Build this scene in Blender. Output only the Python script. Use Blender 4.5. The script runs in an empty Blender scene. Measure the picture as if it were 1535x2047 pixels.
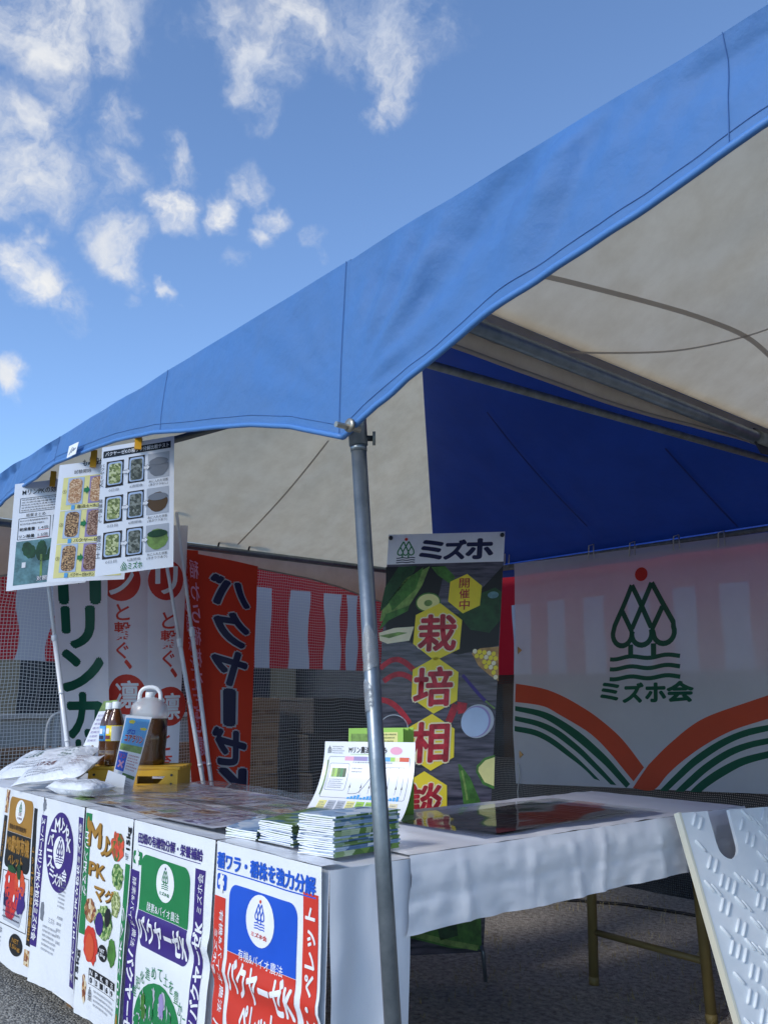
import bpy, bmesh, math, random
from mathutils import Vector, Matrix, noise
random.seed(7)
R = math.radians
scene = bpy.context.scene
col = scene.collection

# ------------------------------------------------------------------ camera, sky, sun, exposure
PW, PH = 1535.0, 2047.0
F_PX, PITCH, ROLL, YAW = 1725.2, 0.21283, 0.0051, 0.86974
CAM = Vector((1.666, -1.239, 1.075))
fwd = Vector((-math.sin(YAW), math.cos(YAW), 0)); rgt = Vector((math.cos(YAW), math.sin(YAW), 0)); upv = Vector((0, 0, 1))
CF = fwd*math.cos(PITCH) + upv*math.sin(PITCH)
CU0 = upv*math.cos(PITCH) - fwd*math.sin(PITCH)
CR = rgt*math.cos(ROLL) + CU0*math.sin(ROLL)
CU = CU0*math.cos(ROLL) - rgt*math.sin(ROLL)
cam = bpy.data.cameras.new('camera'); cam_o = bpy.data.objects.new('camera', cam); col.objects.link(cam_o)
m3 = Matrix((CR, CU, -CF)).transposed()
cam_o.matrix_world = Matrix.Translation(CAM) @ m3.to_4x4()
cam.sensor_fit = 'VERTICAL'; cam.sensor_height = 36.0; cam.lens = 36.0*F_PX/PH
cam.clip_start = 0.05; cam.clip_end = 3000
scene.camera = cam_o
vs = scene.view_settings
vs.view_transform = 'Standard'; vs.look = 'None'; vs.gamma = 1.0; vs.use_curve_mapping = False
vs.exposure = 1.0

def ray(u, v):
    return (CF*F_PX + CR*(u-PW/2) + CU*(PH/2-v)).normalized()
def onY(u, v, y): d = ray(u, v); return CAM + d*((y-CAM.y)/d.y)
def onX(u, v, x): d = ray(u, v); return CAM + d*((x-CAM.x)/d.x)
def onZ(u, v, z): d = ray(u, v); return CAM + d*((z-CAM.z)/d.z)
def onP(u, v, o, n): d = ray(u, v); return CAM + d*((o-CAM).dot(n)/d.dot(n))

SUN_EL, SUN_AZ = R(31), R(176)       # azimuth clockwise from +Y
sdir = Vector((math.sin(SUN_AZ)*math.cos(SUN_EL), math.cos(SUN_AZ)*math.cos(SUN_EL), math.sin(SUN_EL)))
sun = bpy.data.lights.new('sun', 'SUN'); sun.energy = 1.15; sun.angle = R(14); sun.color = (1.0, 0.95, 0.88)
sun_o = bpy.data.objects.new('sun', sun); col.objects.link(sun_o)
sun_o.rotation_euler = (-sdir).to_track_quat('-Z', 'Y').to_euler()

world = bpy.data.worlds.new('World'); scene.world = world; world.use_nodes = True
def build_sky():
    nt = world.node_tree; N = nt.nodes; L = nt.links; N.clear()
    out = N.new('ShaderNodeOutputWorld'); bg = N.new('ShaderNodeBackground'); bg.inputs['Strength'].default_value = 0.13
    sky = N.new('ShaderNodeTexSky'); sky.sky_type = 'NISHITA'; sky.sun_disc = False
    sky.sun_elevation = SUN_EL; sky.sun_rotation = SUN_AZ; sky.air_density = 1.0; sky.dust_density = 0.35; sky.ozone_density = 4.0; sky.altitude = 1500
    tc = N.new('ShaderNodeTexCoord')
    def math_(op, a, b=None, clamp=False):
        n = N.new('ShaderNodeMath'); n.operation = op; n.use_clamp = clamp
        for i, s in enumerate((a, b)):
            if s is None: continue
            if isinstance(s, (int, float)): n.inputs[i].default_value = s
            else: L.new(s, n.inputs[i])
        return n.outputs[0]
    def noise_(scale, detail, rough, vec, dist=0.0):
        n = N.new('ShaderNodeTexNoise'); n.inputs['Scale'].default_value = scale; n.inputs['Detail'].default_value = detail
        n.inputs['Roughness'].default_value = rough; n.inputs['Distortion'].default_value = dist; L.new(vec, n.inputs['Vector']); return n
    def vmath(op, a, b=None, scale=None):
        n = N.new('ShaderNodeVectorMath'); n.operation = op
        for i, s in enumerate((a, b)):
            if s is None: continue
            if isinstance(s, (tuple, Vector)): n.inputs[i].default_value = s
            else: L.new(s, n.inputs[i])
        if scale is not None: n.inputs['Scale'].default_value = scale
        return n
    d0 = vmath('NORMALIZE', tc.outputs['Generated']).outputs[0]
    w = noise_(9.0, 5, 0.6, d0)
    wv = vmath('SUBTRACT', w.outputs['Color'], (0.5, 0.5, 0.5)).outputs[0]
    wv = vmath('SCALE', wv, scale=0.11).outputs[0]
    d = vmath('ADD', d0, wv).outputs[0]
    clouds = [(100, 30, 130, .95), (210, 75, 110, .8), (30, 20, 110, .85), (110, 100, 75, .7), (40, 275, 88, 1.0), (65, 350, 85, 1.0), (115, 395, 60, .85), (120, 205, 70, .7), (215, 235, 60, .7),
              (210, 370, 75, .55), (335, 350, 48, .85), (330, 420, 62, .95), (345, 330, 40, .8), (440, 425, 46, .8), (510, 368, 44, .7), (470, 395, 34, .5),
              (235, 490, 62, .9), (250, 545, 48, .8), (75, 560, 62, .9), (120, 600, 50, .8), (30, 520, 60, .75), (75, 465, 44, .7),
              (520, 130, 75, 1.0), (500, 190, 55, .9), (560, 70, 75, .8), (450, 50, 75, .7), (600, 30, 70, .75), (375, 65, 44, .6), (520, 235, 40, .6),
              (770, 60, 115, .9), (800, 150, 80, .9), (860, 40, 90, .7), (720, 110, 70, .75), (745, 240, 44, .7), (780, 200, 55, .75), (650, 70, 70, .5),
              (560, 425, 40, .75), (540, 470, 34, .75), (630, 470, 30, .6), (640, 510, 24, .5), (470, 540, 44, .45), (335, 585, 28, .8), (265, 610, 22, .5), (15, 750, 44, 1.0)]
    acc = None
    for (cx, cy, r, s) in clouds:
        dv = ray(cx, cy)
        n = vmath('DISTANCE', d, dv)
        mr = N.new('ShaderNodeMapRange'); mr.interpolation_type = 'SMOOTHSTEP'
        L.new(n.outputs['Value'], mr.inputs['Value'])
        mr.inputs['From Min'].default_value = 0; mr.inputs['From Max'].default_value = 1.6*r/F_PX
        mr.inputs['To Min'].default_value = s; mr.inputs['To Max'].default_value = 0
        acc = mr.outputs[0] if acc is None else math_('MAXIMUM', acc, mr.outputs[0])
    # the same kind of broken cloud over the rest of the sky
    far = noise_(3.2, 3, 0.5, d0)
    farm = N.new('ShaderNodeMapRange'); farm.inputs['From Min'].default_value = .5; farm.inputs['From Max'].default_value = .68
    L.new(far.outputs['Fac'], farm.inputs['Value'])
    vdist = vmath('DISTANCE', d0, ray(700, 700)).outputs['Value']
    msk = N.new('ShaderNodeMapRange'); msk.inputs['From Min'].default_value = .6; msk.inputs['From Max'].default_value = .85
    L.new(vdist, msk.inputs['Value'])
    acc = math_('MAXIMUM', acc, math_('MULTIPLY', farm.outputs[0], msk.outputs[0]))
    fb = noise_(14.0, 9, 0.62, d, 0.3)
    fb2 = noise_(40.0, 6, 0.6, d)
    f = math_('ADD', math_('MULTIPLY', math_('SUBTRACT', fb.outputs['Fac'], .5), 1.9), math_('MULTIPLY', math_('SUBTRACT', fb2.outputs['Fac'], .5), .8))
    dens = math_('ADD', math_('MULTIPLY', acc, .92), math_('MULTIPLY', f, math_('ADD', math_('MULTIPLY', acc, 1.25), .10)))
    cov = N.new('ShaderNodeMapRange'); cov.interpolation_type = 'SMOOTHSTEP'
    cov.inputs['From Min'].default_value = .17; cov.inputs['From Max'].default_value = 1.15; L.new(dens, cov.inputs['Value'])
    shade = N.new('ShaderNodeMapRange'); shade.inputs['From Min'].default_value = .35; shade.inputs['From Max'].default_value = .7
    fb3 = noise_(7.0, 6, 0.55, d)
    L.new(fb3.outputs['Fac'], shade.inputs['Value'])
    cc = N.new('ShaderNodeMix'); cc.data_type = 'RGBA'
    cc.inputs['A'].default_value = (2.1, 2.4, 3.0, 1); cc.inputs['B'].default_value = (3.8, 3.75, 3.6, 1)
    L.new(shade.outputs[0], cc.inputs['Factor'])
    mix = N.new('ShaderNodeMix'); mix.data_type = 'RGBA'
    L.new(math_('MULTIPLY', cov.outputs[0], .96), mix.inputs['Factor']); L.new(sky.outputs[0], mix.inputs['A']); L.new(cc.outputs['Result'], mix.inputs['B'])
    L.new(mix.outputs['Result'], bg.inputs['Color']); L.new(bg.outputs[0], out.inputs['Surface'])
build_sky()

# ------------------------------------------------------------------ materials
def lin(h):
    h = h.lstrip('#'); c = [int(h[i:i+2], 16)/255 for i in (0, 2, 4)]
    return tuple((x/12.92 if x <= .04045 else ((x+.055)/1.055)**2.4) for x in c) + (1,)
MATS = {}
def mat(name, color, rough=.6, metal=0, var=0.0, vscale=8, bump=0.0, bscale=60, coat=0, alpha=1, trans=0, spec=.5, color2=None, translucent=0, transmission=0, detail=5):
    if name in MATS: return MATS[name]
    m = bpy.data.materials.new(name); m.use_nodes = True; MATS[name] = m
    nt = m.node_tree; N = nt.nodes; L = nt.links
    b = N['Principled BSDF']; c = lin(color) if isinstance(color, str) else color
    b.inputs['Base Color'].default_value = c; b.inputs['Roughness'].default_value = rough; b.inputs['Metallic'].default_value = metal
    b.inputs['Specular IOR Level'].default_value = spec; b.inputs['Coat Weight'].default_value = coat; b.inputs['Coat Roughness'].default_value = .05
    b.inputs['Alpha'].default_value = alpha; b.inputs['Transmission Weight'].default_value = transmission
    tc = N.new('ShaderNodeTexCoord')
    csock = None
    if var or color2:
        n = N.new('ShaderNodeTexNoise'); n.inputs['Scale'].default_value = vscale; n.inputs['Detail'].default_value = detail; n.inputs['Roughness'].default_value = .65
        L.new(tc.outputs['Object'], n.inputs['Vector'])
        r = N.new('ShaderNodeValToRGB'); e = r.color_ramp.elements
        c2 = lin(color2) if color2 else tuple(x*(1-var) for x in c[:3]) + (1,)
        e[0].position = .36; e[0].color = c2; e[1].position = .64; e[1].color = c
        L.new(n.outputs['Fac'], r.inputs[0]); L.new(r.outputs[0], b.inputs['Base Color']); csock = r.outputs[0]
    if bump:
        n2 = N.new('ShaderNodeTexNoise'); n2.inputs['Scale'].default_value = bscale; n2.inputs['Detail'].default_value = 6
        L.new(tc.outputs['Object'], n2.inputs['Vector'])
        bp = N.new('ShaderNodeBump'); bp.inputs['Strength'].default_value = bump; bp.inputs['Distance'].default_value = .02
        L.new(n2.outputs['Fac'], bp.inputs['Height']); L.new(bp.outputs[0], b.inputs['Normal'])
    if translucent or trans:
        out = N['Material Output']; last = b.outputs[0]
        if translucent:
            t = N.new('ShaderNodeBsdfTranslucent'); t.inputs[0].default_value = c
            if csock: L.new(csock, t.inputs[0])
            mx = N.new('ShaderNodeMixShader'); mx.inputs[0].default_value = translucent; L.new(last, mx.inputs[1]); L.new(t.outputs[0], mx.inputs[2]); last = mx.outputs[0]
        if trans:
            t = N.new('ShaderNodeBsdfTransparent'); mx = N.new('ShaderNodeMixShader'); mx.inputs[0].default_value = trans
            L.new(last, mx.inputs[1]); L.new(t.outputs[0], mx.inputs[2]); last = mx.outputs[0]
        L.new(last, out.inputs['Surface'])
    return m
def clear_film(name, tint=(1, 1, 1, 1), rough=.08, haze=.06, bump=.0, bscale=12, ior=1.45):
    m = bpy.data.materials.new(name); m.use_nodes = True; MATS[name] = m
    N = m.node_tree.nodes; L = m.node_tree.links; N.remove(N['Principled BSDF']); out = N['Material Output']
    t = N.new('ShaderNodeBsdfTransparent'); t.inputs[0].default_value = tint
    g = N.new('ShaderNodeBsdfGlossy'); g.inputs['Roughness'].default_value = rough; g.inputs['Color'].default_value = (.9, .9, .9, 1)
    d = N.new('ShaderNodeBsdfDiffuse'); d.inputs[0].default_value = (.8, .82, .85, 1)
    fr = N.new('ShaderNodeFresnel'); fr.inputs[0].default_value = ior
    m1 = N.new('ShaderNodeMixShader'); m1.inputs[0].default_value = haze; L.new(t.outputs[0], m1.inputs[1]); L.new(d.outputs[0], m1.inputs[2])
    m2 = N.new('ShaderNodeMixShader'); L.new(fr.outputs[0], m2.inputs[0]); L.new(m1.outputs[0], m2.inputs[1]); L.new(g.outputs[0], m2.inputs[2])
    if bump:
        tc = N.new('ShaderNodeTexCoord'); n = N.new('ShaderNodeTexNoise'); n.inputs['Scale'].default_value = bscale; n.inputs['Detail'].default_value = 4
        L.new(tc.outputs['Object'], n.inputs['Vector']); bp = N.new('ShaderNodeBump'); bp.inputs['Strength'].default_value = bump; bp.inputs['Distance'].default_value = .02
        L.new(n.outputs['Fac'], bp.inputs['Height']); L.new(bp.outputs[0], g.inputs['Normal']); L.new(bp.outputs[0], fr.inputs['Normal'])
    L.new(m2.outputs[0], out.inputs['Surface'])
    return m
def speckle(name, c1, c2, c3, scale=120, rough=.5):
    m = bpy.data.materials.new(name); m.use_nodes = True; MATS[name] = m
    N = m.node_tree.nodes; L = m.node_tree.links; b = N['Principled BSDF']; b.inputs['Roughness'].default_value = rough
    tc = N.new('ShaderNodeTexCoord'); v = N.new('ShaderNodeTexVoronoi'); v.inputs['Scale'].default_value = scale; v.inputs['Randomness'].default_value = 1
    L.new(tc.outputs['Object'], v.inputs['Vector'])
    sep = N.new('ShaderNodeSeparateColor'); L.new(v.outputs['Color'], sep.inputs[0])
    r = N.new('ShaderNodeValToRGB'); e = r.color_ramp.elements; e[0].color = lin(c1); e[0].position = .15; e[1].color = lin(c3); e[1].position = .85
    k = e.new(.5); k.color = lin(c2)
    L.new(sep.outputs[0], r.inputs[0]); L.new(r.outputs[0], b.inputs['Base Color'])
    return m
def net_mat(name, color, cell, line, fill_alpha, rough=.5, fillcol=None):
    """woven net: opaque threads on a square grid in object space (u=generated UV), partly see-through film between"""
    m = bpy.data.materials.new(name); m.use_nodes = True; MATS[name] = m
    N = m.node_tree.nodes; L = m.node_tree.links; b = N['Principled BSDF']; b.inputs['Base Color'].default_value = lin(color); b.inputs['Roughness'].default_value = rough
    out = N['Material Output']
    uv = N.new('ShaderNodeUVMap'); nz = N.new('ShaderNodeTexNoise'); nz.inputs['Scale'].default_value = 3; L.new(uv.outputs[0], nz.inputs['Vector'])
    ws = N.new('ShaderNodeVectorMath'); ws.operation = 'SCALE'; ws.inputs['Scale'].default_value = .05; L.new(nz.outputs['Color'], ws.inputs[0])
    ad = N.new('ShaderNodeVectorMath'); ad.operation = 'ADD'; L.new(uv.outputs[0], ad.inputs[0]); L.new(ws.outputs[0], ad.inputs[1])
    sp = N.new('ShaderNodeSeparateXYZ'); L.new(ad.outputs[0], sp.inputs[0])
    def cellline(s):
        a = N.new('ShaderNodeMath'); a.operation = 'PINGPONG'; a.inputs[1].default_value = cell/2; L.new(s, a.inputs[0])
        c = N.new('ShaderNodeMath'); c.operation = 'LESS_THAN'; c.inputs[1].default_value = line/2; L.new(a.outputs[0], c.inputs[0]); return c.outputs[0]
    mx = N.new('ShaderNodeMath'); mx.operation = 'MAXIMUM'; L.new(cellline(sp.outputs[0]), mx.inputs[0]); L.new(cellline(sp.outputs[1]), mx.inputs[1])
    t = N.new('ShaderNodeBsdfTransparent'); f = N.new('ShaderNodeBsdfPrincipled'); f.inputs['Base Color'].default_value = lin(fillcol or color); f.inputs['Roughness'].default_value = .35
    fm = N.new('ShaderNodeMixShader'); fm.inputs[0].default_value = fill_alpha; L.new(t.outputs[0], fm.inputs[1]); L.new(f.outputs[0], fm.inputs[2])
    o = N.new('ShaderNodeMixShader'); L.new(mx.outputs[0], o.inputs[0]); L.new(fm.outputs[0], o.inputs[1]); L.new(b.outputs[0], o.inputs[2])
    L.new(o.outputs[0], out.inputs['Surface'])
    return m
M = lambda n: MATS[n]

mat('blue_tarp', '#5080bb', .62, vscale=7, bump=.25, bscale=24, color2='#557fb4', translucent=.15, spec=.3, detail=8)
mat('blue_slope', '#1f4fae', .5, var=.15, vscale=3, bump=.06, bscale=40, translucent=.10)
mat('hem_blue', '#4c7fbd', .5); mat('seam_blue', '#41699f', .6)
mat('beige_canvas', '#f2e2c2', .7, color2='#e6d4b2', vscale=9, bump=.07, bscale=140, detail=9, translucent=.48)
mat('seam_tape', '#c2b8ab', .7, translucent=.4)
mat('galv', '#8f979c', .38, metal=.75, color2='#7a8388', vscale=18, bump=.03, bscale=80)
mat('galv_old', '#8f938e', .5, metal=.25, color2='#74776f', vscale=25, bump=.1, bscale=60)
mat('dark_steel', '#3c4043', .5, metal=.5)
mat('bolt_steel', '#a8a294', .4, metal=.8)
mat('cloth_white', '#f4f5f7', .38, bump=.13, bscale=9, color2='#eceef3', vscale=3)
mat('paper', '#eceef2', .55)
mat('laminate', '#eef0f4', .22, coat=.5)
mat('bag_white', '#e9ecef', .32, coat=.2, bump=.2, bscale=14)
mat('pouch_white', '#e4e7ea', .3, coat=.3, bump=.55, bscale=30)
for n, h in dict(black='#16181c', navy='#1b1f4a', purple='#3a2477', blue='#1a55c8', blue_text='#1c5ac8', red='#d23a2a', orange='#d8532e', green='#1d7f46', green_dk='#0d5a43',
                 white='#f0f1f3', gold='#a87a2c', brown='#8a6430', brown_dk='#5a4224', grey='#7b8088', grey_lt='#b9bec6', yellow='#f4dd38', yellow_pale='#efe89a', lime='#a5d35f',
                 pink='#f0a9c4', sky_print='#5aa9e2', crimson='#c92b3c', cream='#f2e6c0', tan='#c99a5c', leaf='#4f8a35', leaf_lt='#8fb35a', leaf_dk='#24542c', teal='#6f9da3',
                 blue_pale='#b7cbe6', lilac='#9d8fc0', redbrown='#6b2c2c').items():
    mat('ink_'+n, h, .4, var=(.55 if n in ('leaf', 'leaf_dk', 'leaf_lt', 'crimson', 'tan', 'brown', 'teal') else .08), vscale=(26 if n in ('leaf', 'leaf_dk', 'leaf_lt', 'crimson', 'tan', 'yellow_pale', 'cream', 'brown', 'teal') else 9))
def cloth(name, h, tl=.35, tr=0, rough=.75): mat(name, h, rough, translucent=tl, trans=tr, var=.06, vscale=3)
cloth('nobori_white', '#f0f1f5'); cloth('nobori_red', '#da4328')
cloth('flag_white', '#f3f3f7', .40, .20)
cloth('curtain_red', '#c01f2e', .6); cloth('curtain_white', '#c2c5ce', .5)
cloth('flag_green', '#0b5a40', .2, .06); cloth('flag_orange', '#d2502d', .25, .08); cloth('flag_red', '#d62f20', .2, .05)
mat('pole_white', '#e2e6ea', .3, coat=.3)
mat('asphalt', '#63635f', .9, color2='#4c4c49', vscale=90, bump=.9, bscale=160, detail=8)
mat('table_leg', '#8f7d4c', .55, var=.2)
mat('table_wood', '#7a5a38', .6, var=.2)
mat('crate_yellow', '#d9a92c', .55, var=.1, vscale=10)
mat('clip_yellow', '#e3a51c', .35)
mat('plastic_white', '#e8ecef', .35)
mat('board_white', '#e9eff3', .45, color2='#dde6ec', vscale=7)
mat('board_edge', '#dcdccb', .6)
mat('cardboard', '#75624a', .85, var=.12)
mat('bin_dark', '#2e2822', .7, var=.3); mat('bin_grey', '#3a342c', .7)
mat('tea', '#5a3211', .12, transmission=.35, coat=.4); mat('tea2', '#6d4214', .12, transmission=.35, coat=.4)
mat('jug_liquid', '#54391a', .2, transmission=.3, coat=.3); mat('jug_dark', '#3b2f35', .2, transmission=.2, coat=.3)
mat('jug_clear', '#d9dcdf', .25, alpha=.55)
mat('concrete', '#8f8e8a', .85, var=.12); mat('timber', '#6d5038', .8, var=.25); mat('wall_dark', '#252c35', .7); mat('wall_beige', '#857a64', .8, var=.1); mat('window_frame', '#3a3f45', .5)
mat('glass_dark', '#1b222b', .1)
mat('cable', '#17181a', .5); mat('chair_grey', '#8c8f90', .5)
mat('rope', '#c9c6bd', .8)
mat('grass_dry', '#b3a373', .85, var=.3); mat('soil', '#6a5a48', .95)
clear_film('vinyl', haze=.10, rough=.16, bump=.6, bscale=14, ior=1.12)
clear_film('acrylic', haze=.03, rough=.04, ior=1.25)
clear_film('tape_clear', haze=.22, rough=.15, bump=.5, bscale=60)
net_mat('net_white', '#cfd2d0', .018, .0024, .05, fillcol='#7a8086')
net_mat('net_black', '#15171a', .012, .006, .74, fillcol='#101215')
speckle('straw', '#5f6d3a', '#93a05c', '#cfd3a0', 160); speckle('straw_dk', '#3e443c', '#5a5f52', '#8e938a', 160)
speckle('husk', '#a9774f', '#c79c72', '#e2c7a4', 260); speckle('husk_dk', '#5e4034', '#8a6450', '#b99a86', 260); speckle('husk_mix', '#4a3426', '#8d6a4a', '#d3ae7c', 260)
speckle('food', '#7a3f2b', '#b98a4e', '#d9c9a8', 70); speckle('food2', '#5b4a6c', '#8a7a90', '#c8bcc6', 45); speckle('veg', '#2f5a2c', '#5f8a3c', '#b9c98a', 110); speckle('veg_red', '#3f6a2f', '#c2402c', '#e0563a', 60)
speckle('purple_print', '#4a3c63', '#8f83a5', '#d6d2de', 60); speckle('brown_print', '#4b2723', '#6d3b34', '#8d6b62', 25)

def wood_print():
    m = mat('wood_dark', '#4a4656', .35, coat=.2); N = m.node_tree.nodes; L = m.node_tree.links; b = N['Principled BSDF']
    tc = N.new('ShaderNodeTexCoord'); mp = N.new('ShaderNodeMapping'); mp.inputs['Rotation'].default_value = (0, R(32), R(0)); mp.inputs['Scale'].default_value = (6, 6, 55)
    n = N.new('ShaderNodeTexNoise'); n.inputs['Scale'].default_value = 1.3; n.inputs['Detail'].default_value = 7
    r = N.new('ShaderNodeValToRGB'); r.color_ramp.elements[0].color = lin('#1f2030'); r.color_ramp.elements[0].position = .35; r.color_ramp.elements[1].color = lin('#65606f'); r.color_ramp.elements[1].position = .7
    L.new(tc.outputs['Object'], mp.inputs[0]); L.new(mp.outputs[0], n.inputs['Vector']); L.new(n.outputs['Fac'], r.inputs[0]); L.new(r.outputs[0], b.inputs['Base Color'])
wood_print()
def ground_mat():
    m = bpy.data.materials.new('ground_mix'); m.use_nodes = True; MATS['ground_mix'] = m
    N = m.node_tree.nodes; L = m.node_tree.links; b = N['Principled BSDF']; b.inputs['Roughness'].default_value = .95; b.inputs['Specular IOR Level'].default_value = .2
    tc = N.new('ShaderNodeTexCoord')
    def noi(s, d=8, rg=.65):
        n = N.new('ShaderNodeTexNoise'); n.inputs['Scale'].default_value = s; n.inputs['Detail'].default_value = d; n.inputs['Roughness'].default_value = rg; L.new(tc.outputs['Object'], n.inputs['Vector']); return n.outputs['Fac']
    def ramp(f, a, ca, c, cb):
        r = N.new('ShaderNodeValToRGB'); r.color_ramp.elements[0].position = a; r.color_ramp.elements[0].color = lin(ca); r.color_ramp.elements[1].position = c; r.color_ramp.elements[1].color = lin(cb); L.new(f, r.inputs[0]); return r.outputs[0]
    v = N.new('ShaderNodeTexVoronoi'); v.inputs['Scale'].default_value = 130; L.new(tc.outputs['Object'], v.inputs['Vector'])
    sc = N.new('ShaderNodeSeparateColor'); L.new(v.outputs['Color'], sc.inputs[0])
    asph = ramp(sc.outputs[0], .1, '#686763', .95, '#b5b2a8')
    soil = ramp(noi(38), .34, '#857d74', .68, '#d6cec3')
    sp = N.new('ShaderNodeSeparateXYZ'); L.new(tc.outputs['Object'], sp.inputs[0])
    a = N.new('ShaderNodeMath'); a.operation = 'MULTIPLY_ADD'; L.new(noi(3, 4), a.inputs[0]); a.inputs[1].default_value = .8; L.new(sp.outputs[1], a.inputs[2])
    mr = N.new('ShaderNodeMapRange'); mr.inputs['From Min'].default_value = .75; mr.inputs['From Max'].default_value = 1.25; L.new(a.outputs[0], mr.inputs[0])
    mx = N.new('ShaderNodeMix'); mx.data_type = 'RGBA'; L.new(mr.outputs[0], mx.inputs['Factor']); L.new(asph, mx.inputs['A']); L.new(soil, mx.inputs['B'])
    L.new(mx.outputs['Result'], b.inputs['Base Color'])
    bp = N.new('ShaderNodeBump'); bp.inputs['Strength'].default_value = .9; bp.inputs['Distance'].default_value = .012
    ad = N.new('ShaderNodeMath'); ad.operation = 'MULTIPLY_ADD'; L.new(noi(60), ad.inputs[0]); ad.inputs[1].default_value = 1.0
    iv = N.new('ShaderNodeMath'); iv.operation = 'MULTIPLY'; iv.inputs[1].default_value = -.8; L.new(v.outputs['Distance'], iv.inputs[0]); L.new(iv.outputs[0], ad.inputs[2])
    L.new(ad.outputs[0], bp.inputs['Height']); L.new(bp.outputs[0], b.inputs['Normal'])
ground_mat()

# ------------------------------------------------------------------ object helpers
def link(name, me, parent=None, mats=(), smooth=False):
    o = bpy.data.objects.new(name, me); col.objects.link(o)
    for m_ in mats: me.materials.append(M(m_) if isinstance(m_, str) else m_)
    if smooth:
        for p in me.polygons: p.use_smooth = True
    if parent: o.parent = parent; o.matrix_parent_inverse = parent.matrix_world.inverted()
    return o
def thing(name, label, cat, loc=(0, 0, 0), group=None):
    o = bpy.data.objects.new(name, None); col.objects.link(o); o.empty_display_size = .1
    o.location = loc; o.matrix_world = Matrix.Translation(Vector(loc))
    tag(o, label, cat, group); return o
def tag(o, label, cat, group=None):
    o['label'] = label; o['category'] = cat
    if group: o['group'] = group
    return o
def mesh_from(verts, faces, name='mesh'):
    me = bpy.data.meshes.new(name); me.from_pydata([tuple(v) for v in verts], [], faces); me.update(); return me
class MB:
    def __init__(s): s.v = []; s.f = []
    def quad_grid(s, fn, nu, nv, uv=None):
        b = len(s.v)
        for j in range(nv+1):
            for i in range(nu+1): s.v.append(Vector(fn(i/nu, j/nv)))
        for j in range(nv):
            for i in range(nu):
                a = b+j*(nu+1)+i; s.f.append((a, a+1, a+nu+2, a+nu+1))
        return s
    def tube(s, pts, r, n=12, cap=True):
        pts = [Vector(p) for p in pts]; rs = r if isinstance(r, (list, tuple)) else [r]*len(pts); b = len(s.v)
        ref = None
        for i, p in enumerate(pts):
            t = (pts[min(i+1, len(pts)-1)]-pts[max(i-1, 0)]).normalized()
            if ref is None: ref = t.orthogonal().normalized()
            a = (ref - t*ref.dot(t)).normalized(); ref = a; c = t.cross(a)
            for k in range(n):
                an = 2*math.pi*k/n; s.v.append(p + a*math.cos(an)*rs[i] + c*math.sin(an)*rs[i])
        for i in range(len(pts)-1):
            for k in range(n):
                k2 = (k+1) % n; s.f.append((b+i*n+k, b+i*n+k2, b+(i+1)*n+k2, b+(i+1)*n+k))
        if cap: s.f.append(tuple(b+k for k in reversed(range(n)))); s.f.append(tuple(b+(len(pts)-1)*n+k for k in range(n)))
        return s
    def box(s, c, size, mtx=None):
        b = len(s.v); x, y, z = (q/2 for q in size)
        for dz in (-z, z):
            for dx, dy in ((-x, -y), (x, -y), (x, y), (-x, y)):
                v = Vector((dx, dy, dz)); v = mtx @ v if mtx else v; s.v.append(Vector(c)+v)
        for f in ((3, 2, 1, 0), (4, 5, 6, 7), (0, 1, 5, 4), (1, 2, 6, 5), (2, 3, 7, 6), (3, 0, 4, 7)): s.f.append(tuple(b+i for i in f))
        return s
    def prism(s, poly, o, ax, ay, nrm, th):
        """extrude a 2-D outline lying in axes ax, ay by th along nrm"""
        b = len(s.v); n = len(poly); o = Vector(o)
        for k in (0, 1):
            for (x, y) in poly: s.v.append(o+ax*x+ay*y+nrm*(th*k))
        s.f.append(tuple(b+i for i in reversed(range(n)))); s.f.append(tuple(b+n+i for i in range(n)))
        for i in range(n): j = (i+1) % n; s.f.append((b+i, b+j, b+n+j, b+n+i))
        return s
    def lathe(s, prof, c, n=20, axis=None):
        b = len(s.v); c = Vector(c)
        for (r, z) in prof:
            for k in range(n):
                a = 2*math.pi*k/n; v = Vector((r*math.cos(a), r*math.sin(a), z)); s.v.append(c+(axis @ v if axis else v))
        for i in range(len(prof)-1):
            for k in range(n):
                k2 = (k+1) % n; s.f.append((b+i*n+k, b+i*n+k2, b+(i+1)*n+k2, b+(i+1)*n+k))
        s.f.append(tuple(b+k for k in reversed(range(n)))); s.f.append(tuple(b+(len(prof)-1)*n+k for k in range(n)))
        return s
    def build(s, name, m_, parent=None, smooth=False, bevel=0):
        me = mesh_from(s.v, s.f, name)
        if bevel:
            bm = bmesh.new(); bm.from_mesh(me); bmesh.ops.recalc_face_normals(bm, faces=bm.faces)
            bmesh.ops.bevel(bm, geom=list(bm.edges), offset=bevel, segments=2, affect='EDGES', profile=.5); bm.to_mesh(me); bm.free()
        return link(name, me, parent, [m_] if not isinstance(m_, (list, tuple)) else m_, smooth)
def smoothstep(a, b, x):
    t = max(0, min(1, (x-a)/(b-a))); return t*t*(3-2*t)
def nz(x, y, z=0): return noise.noise(Vector((x, y, z)))

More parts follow.
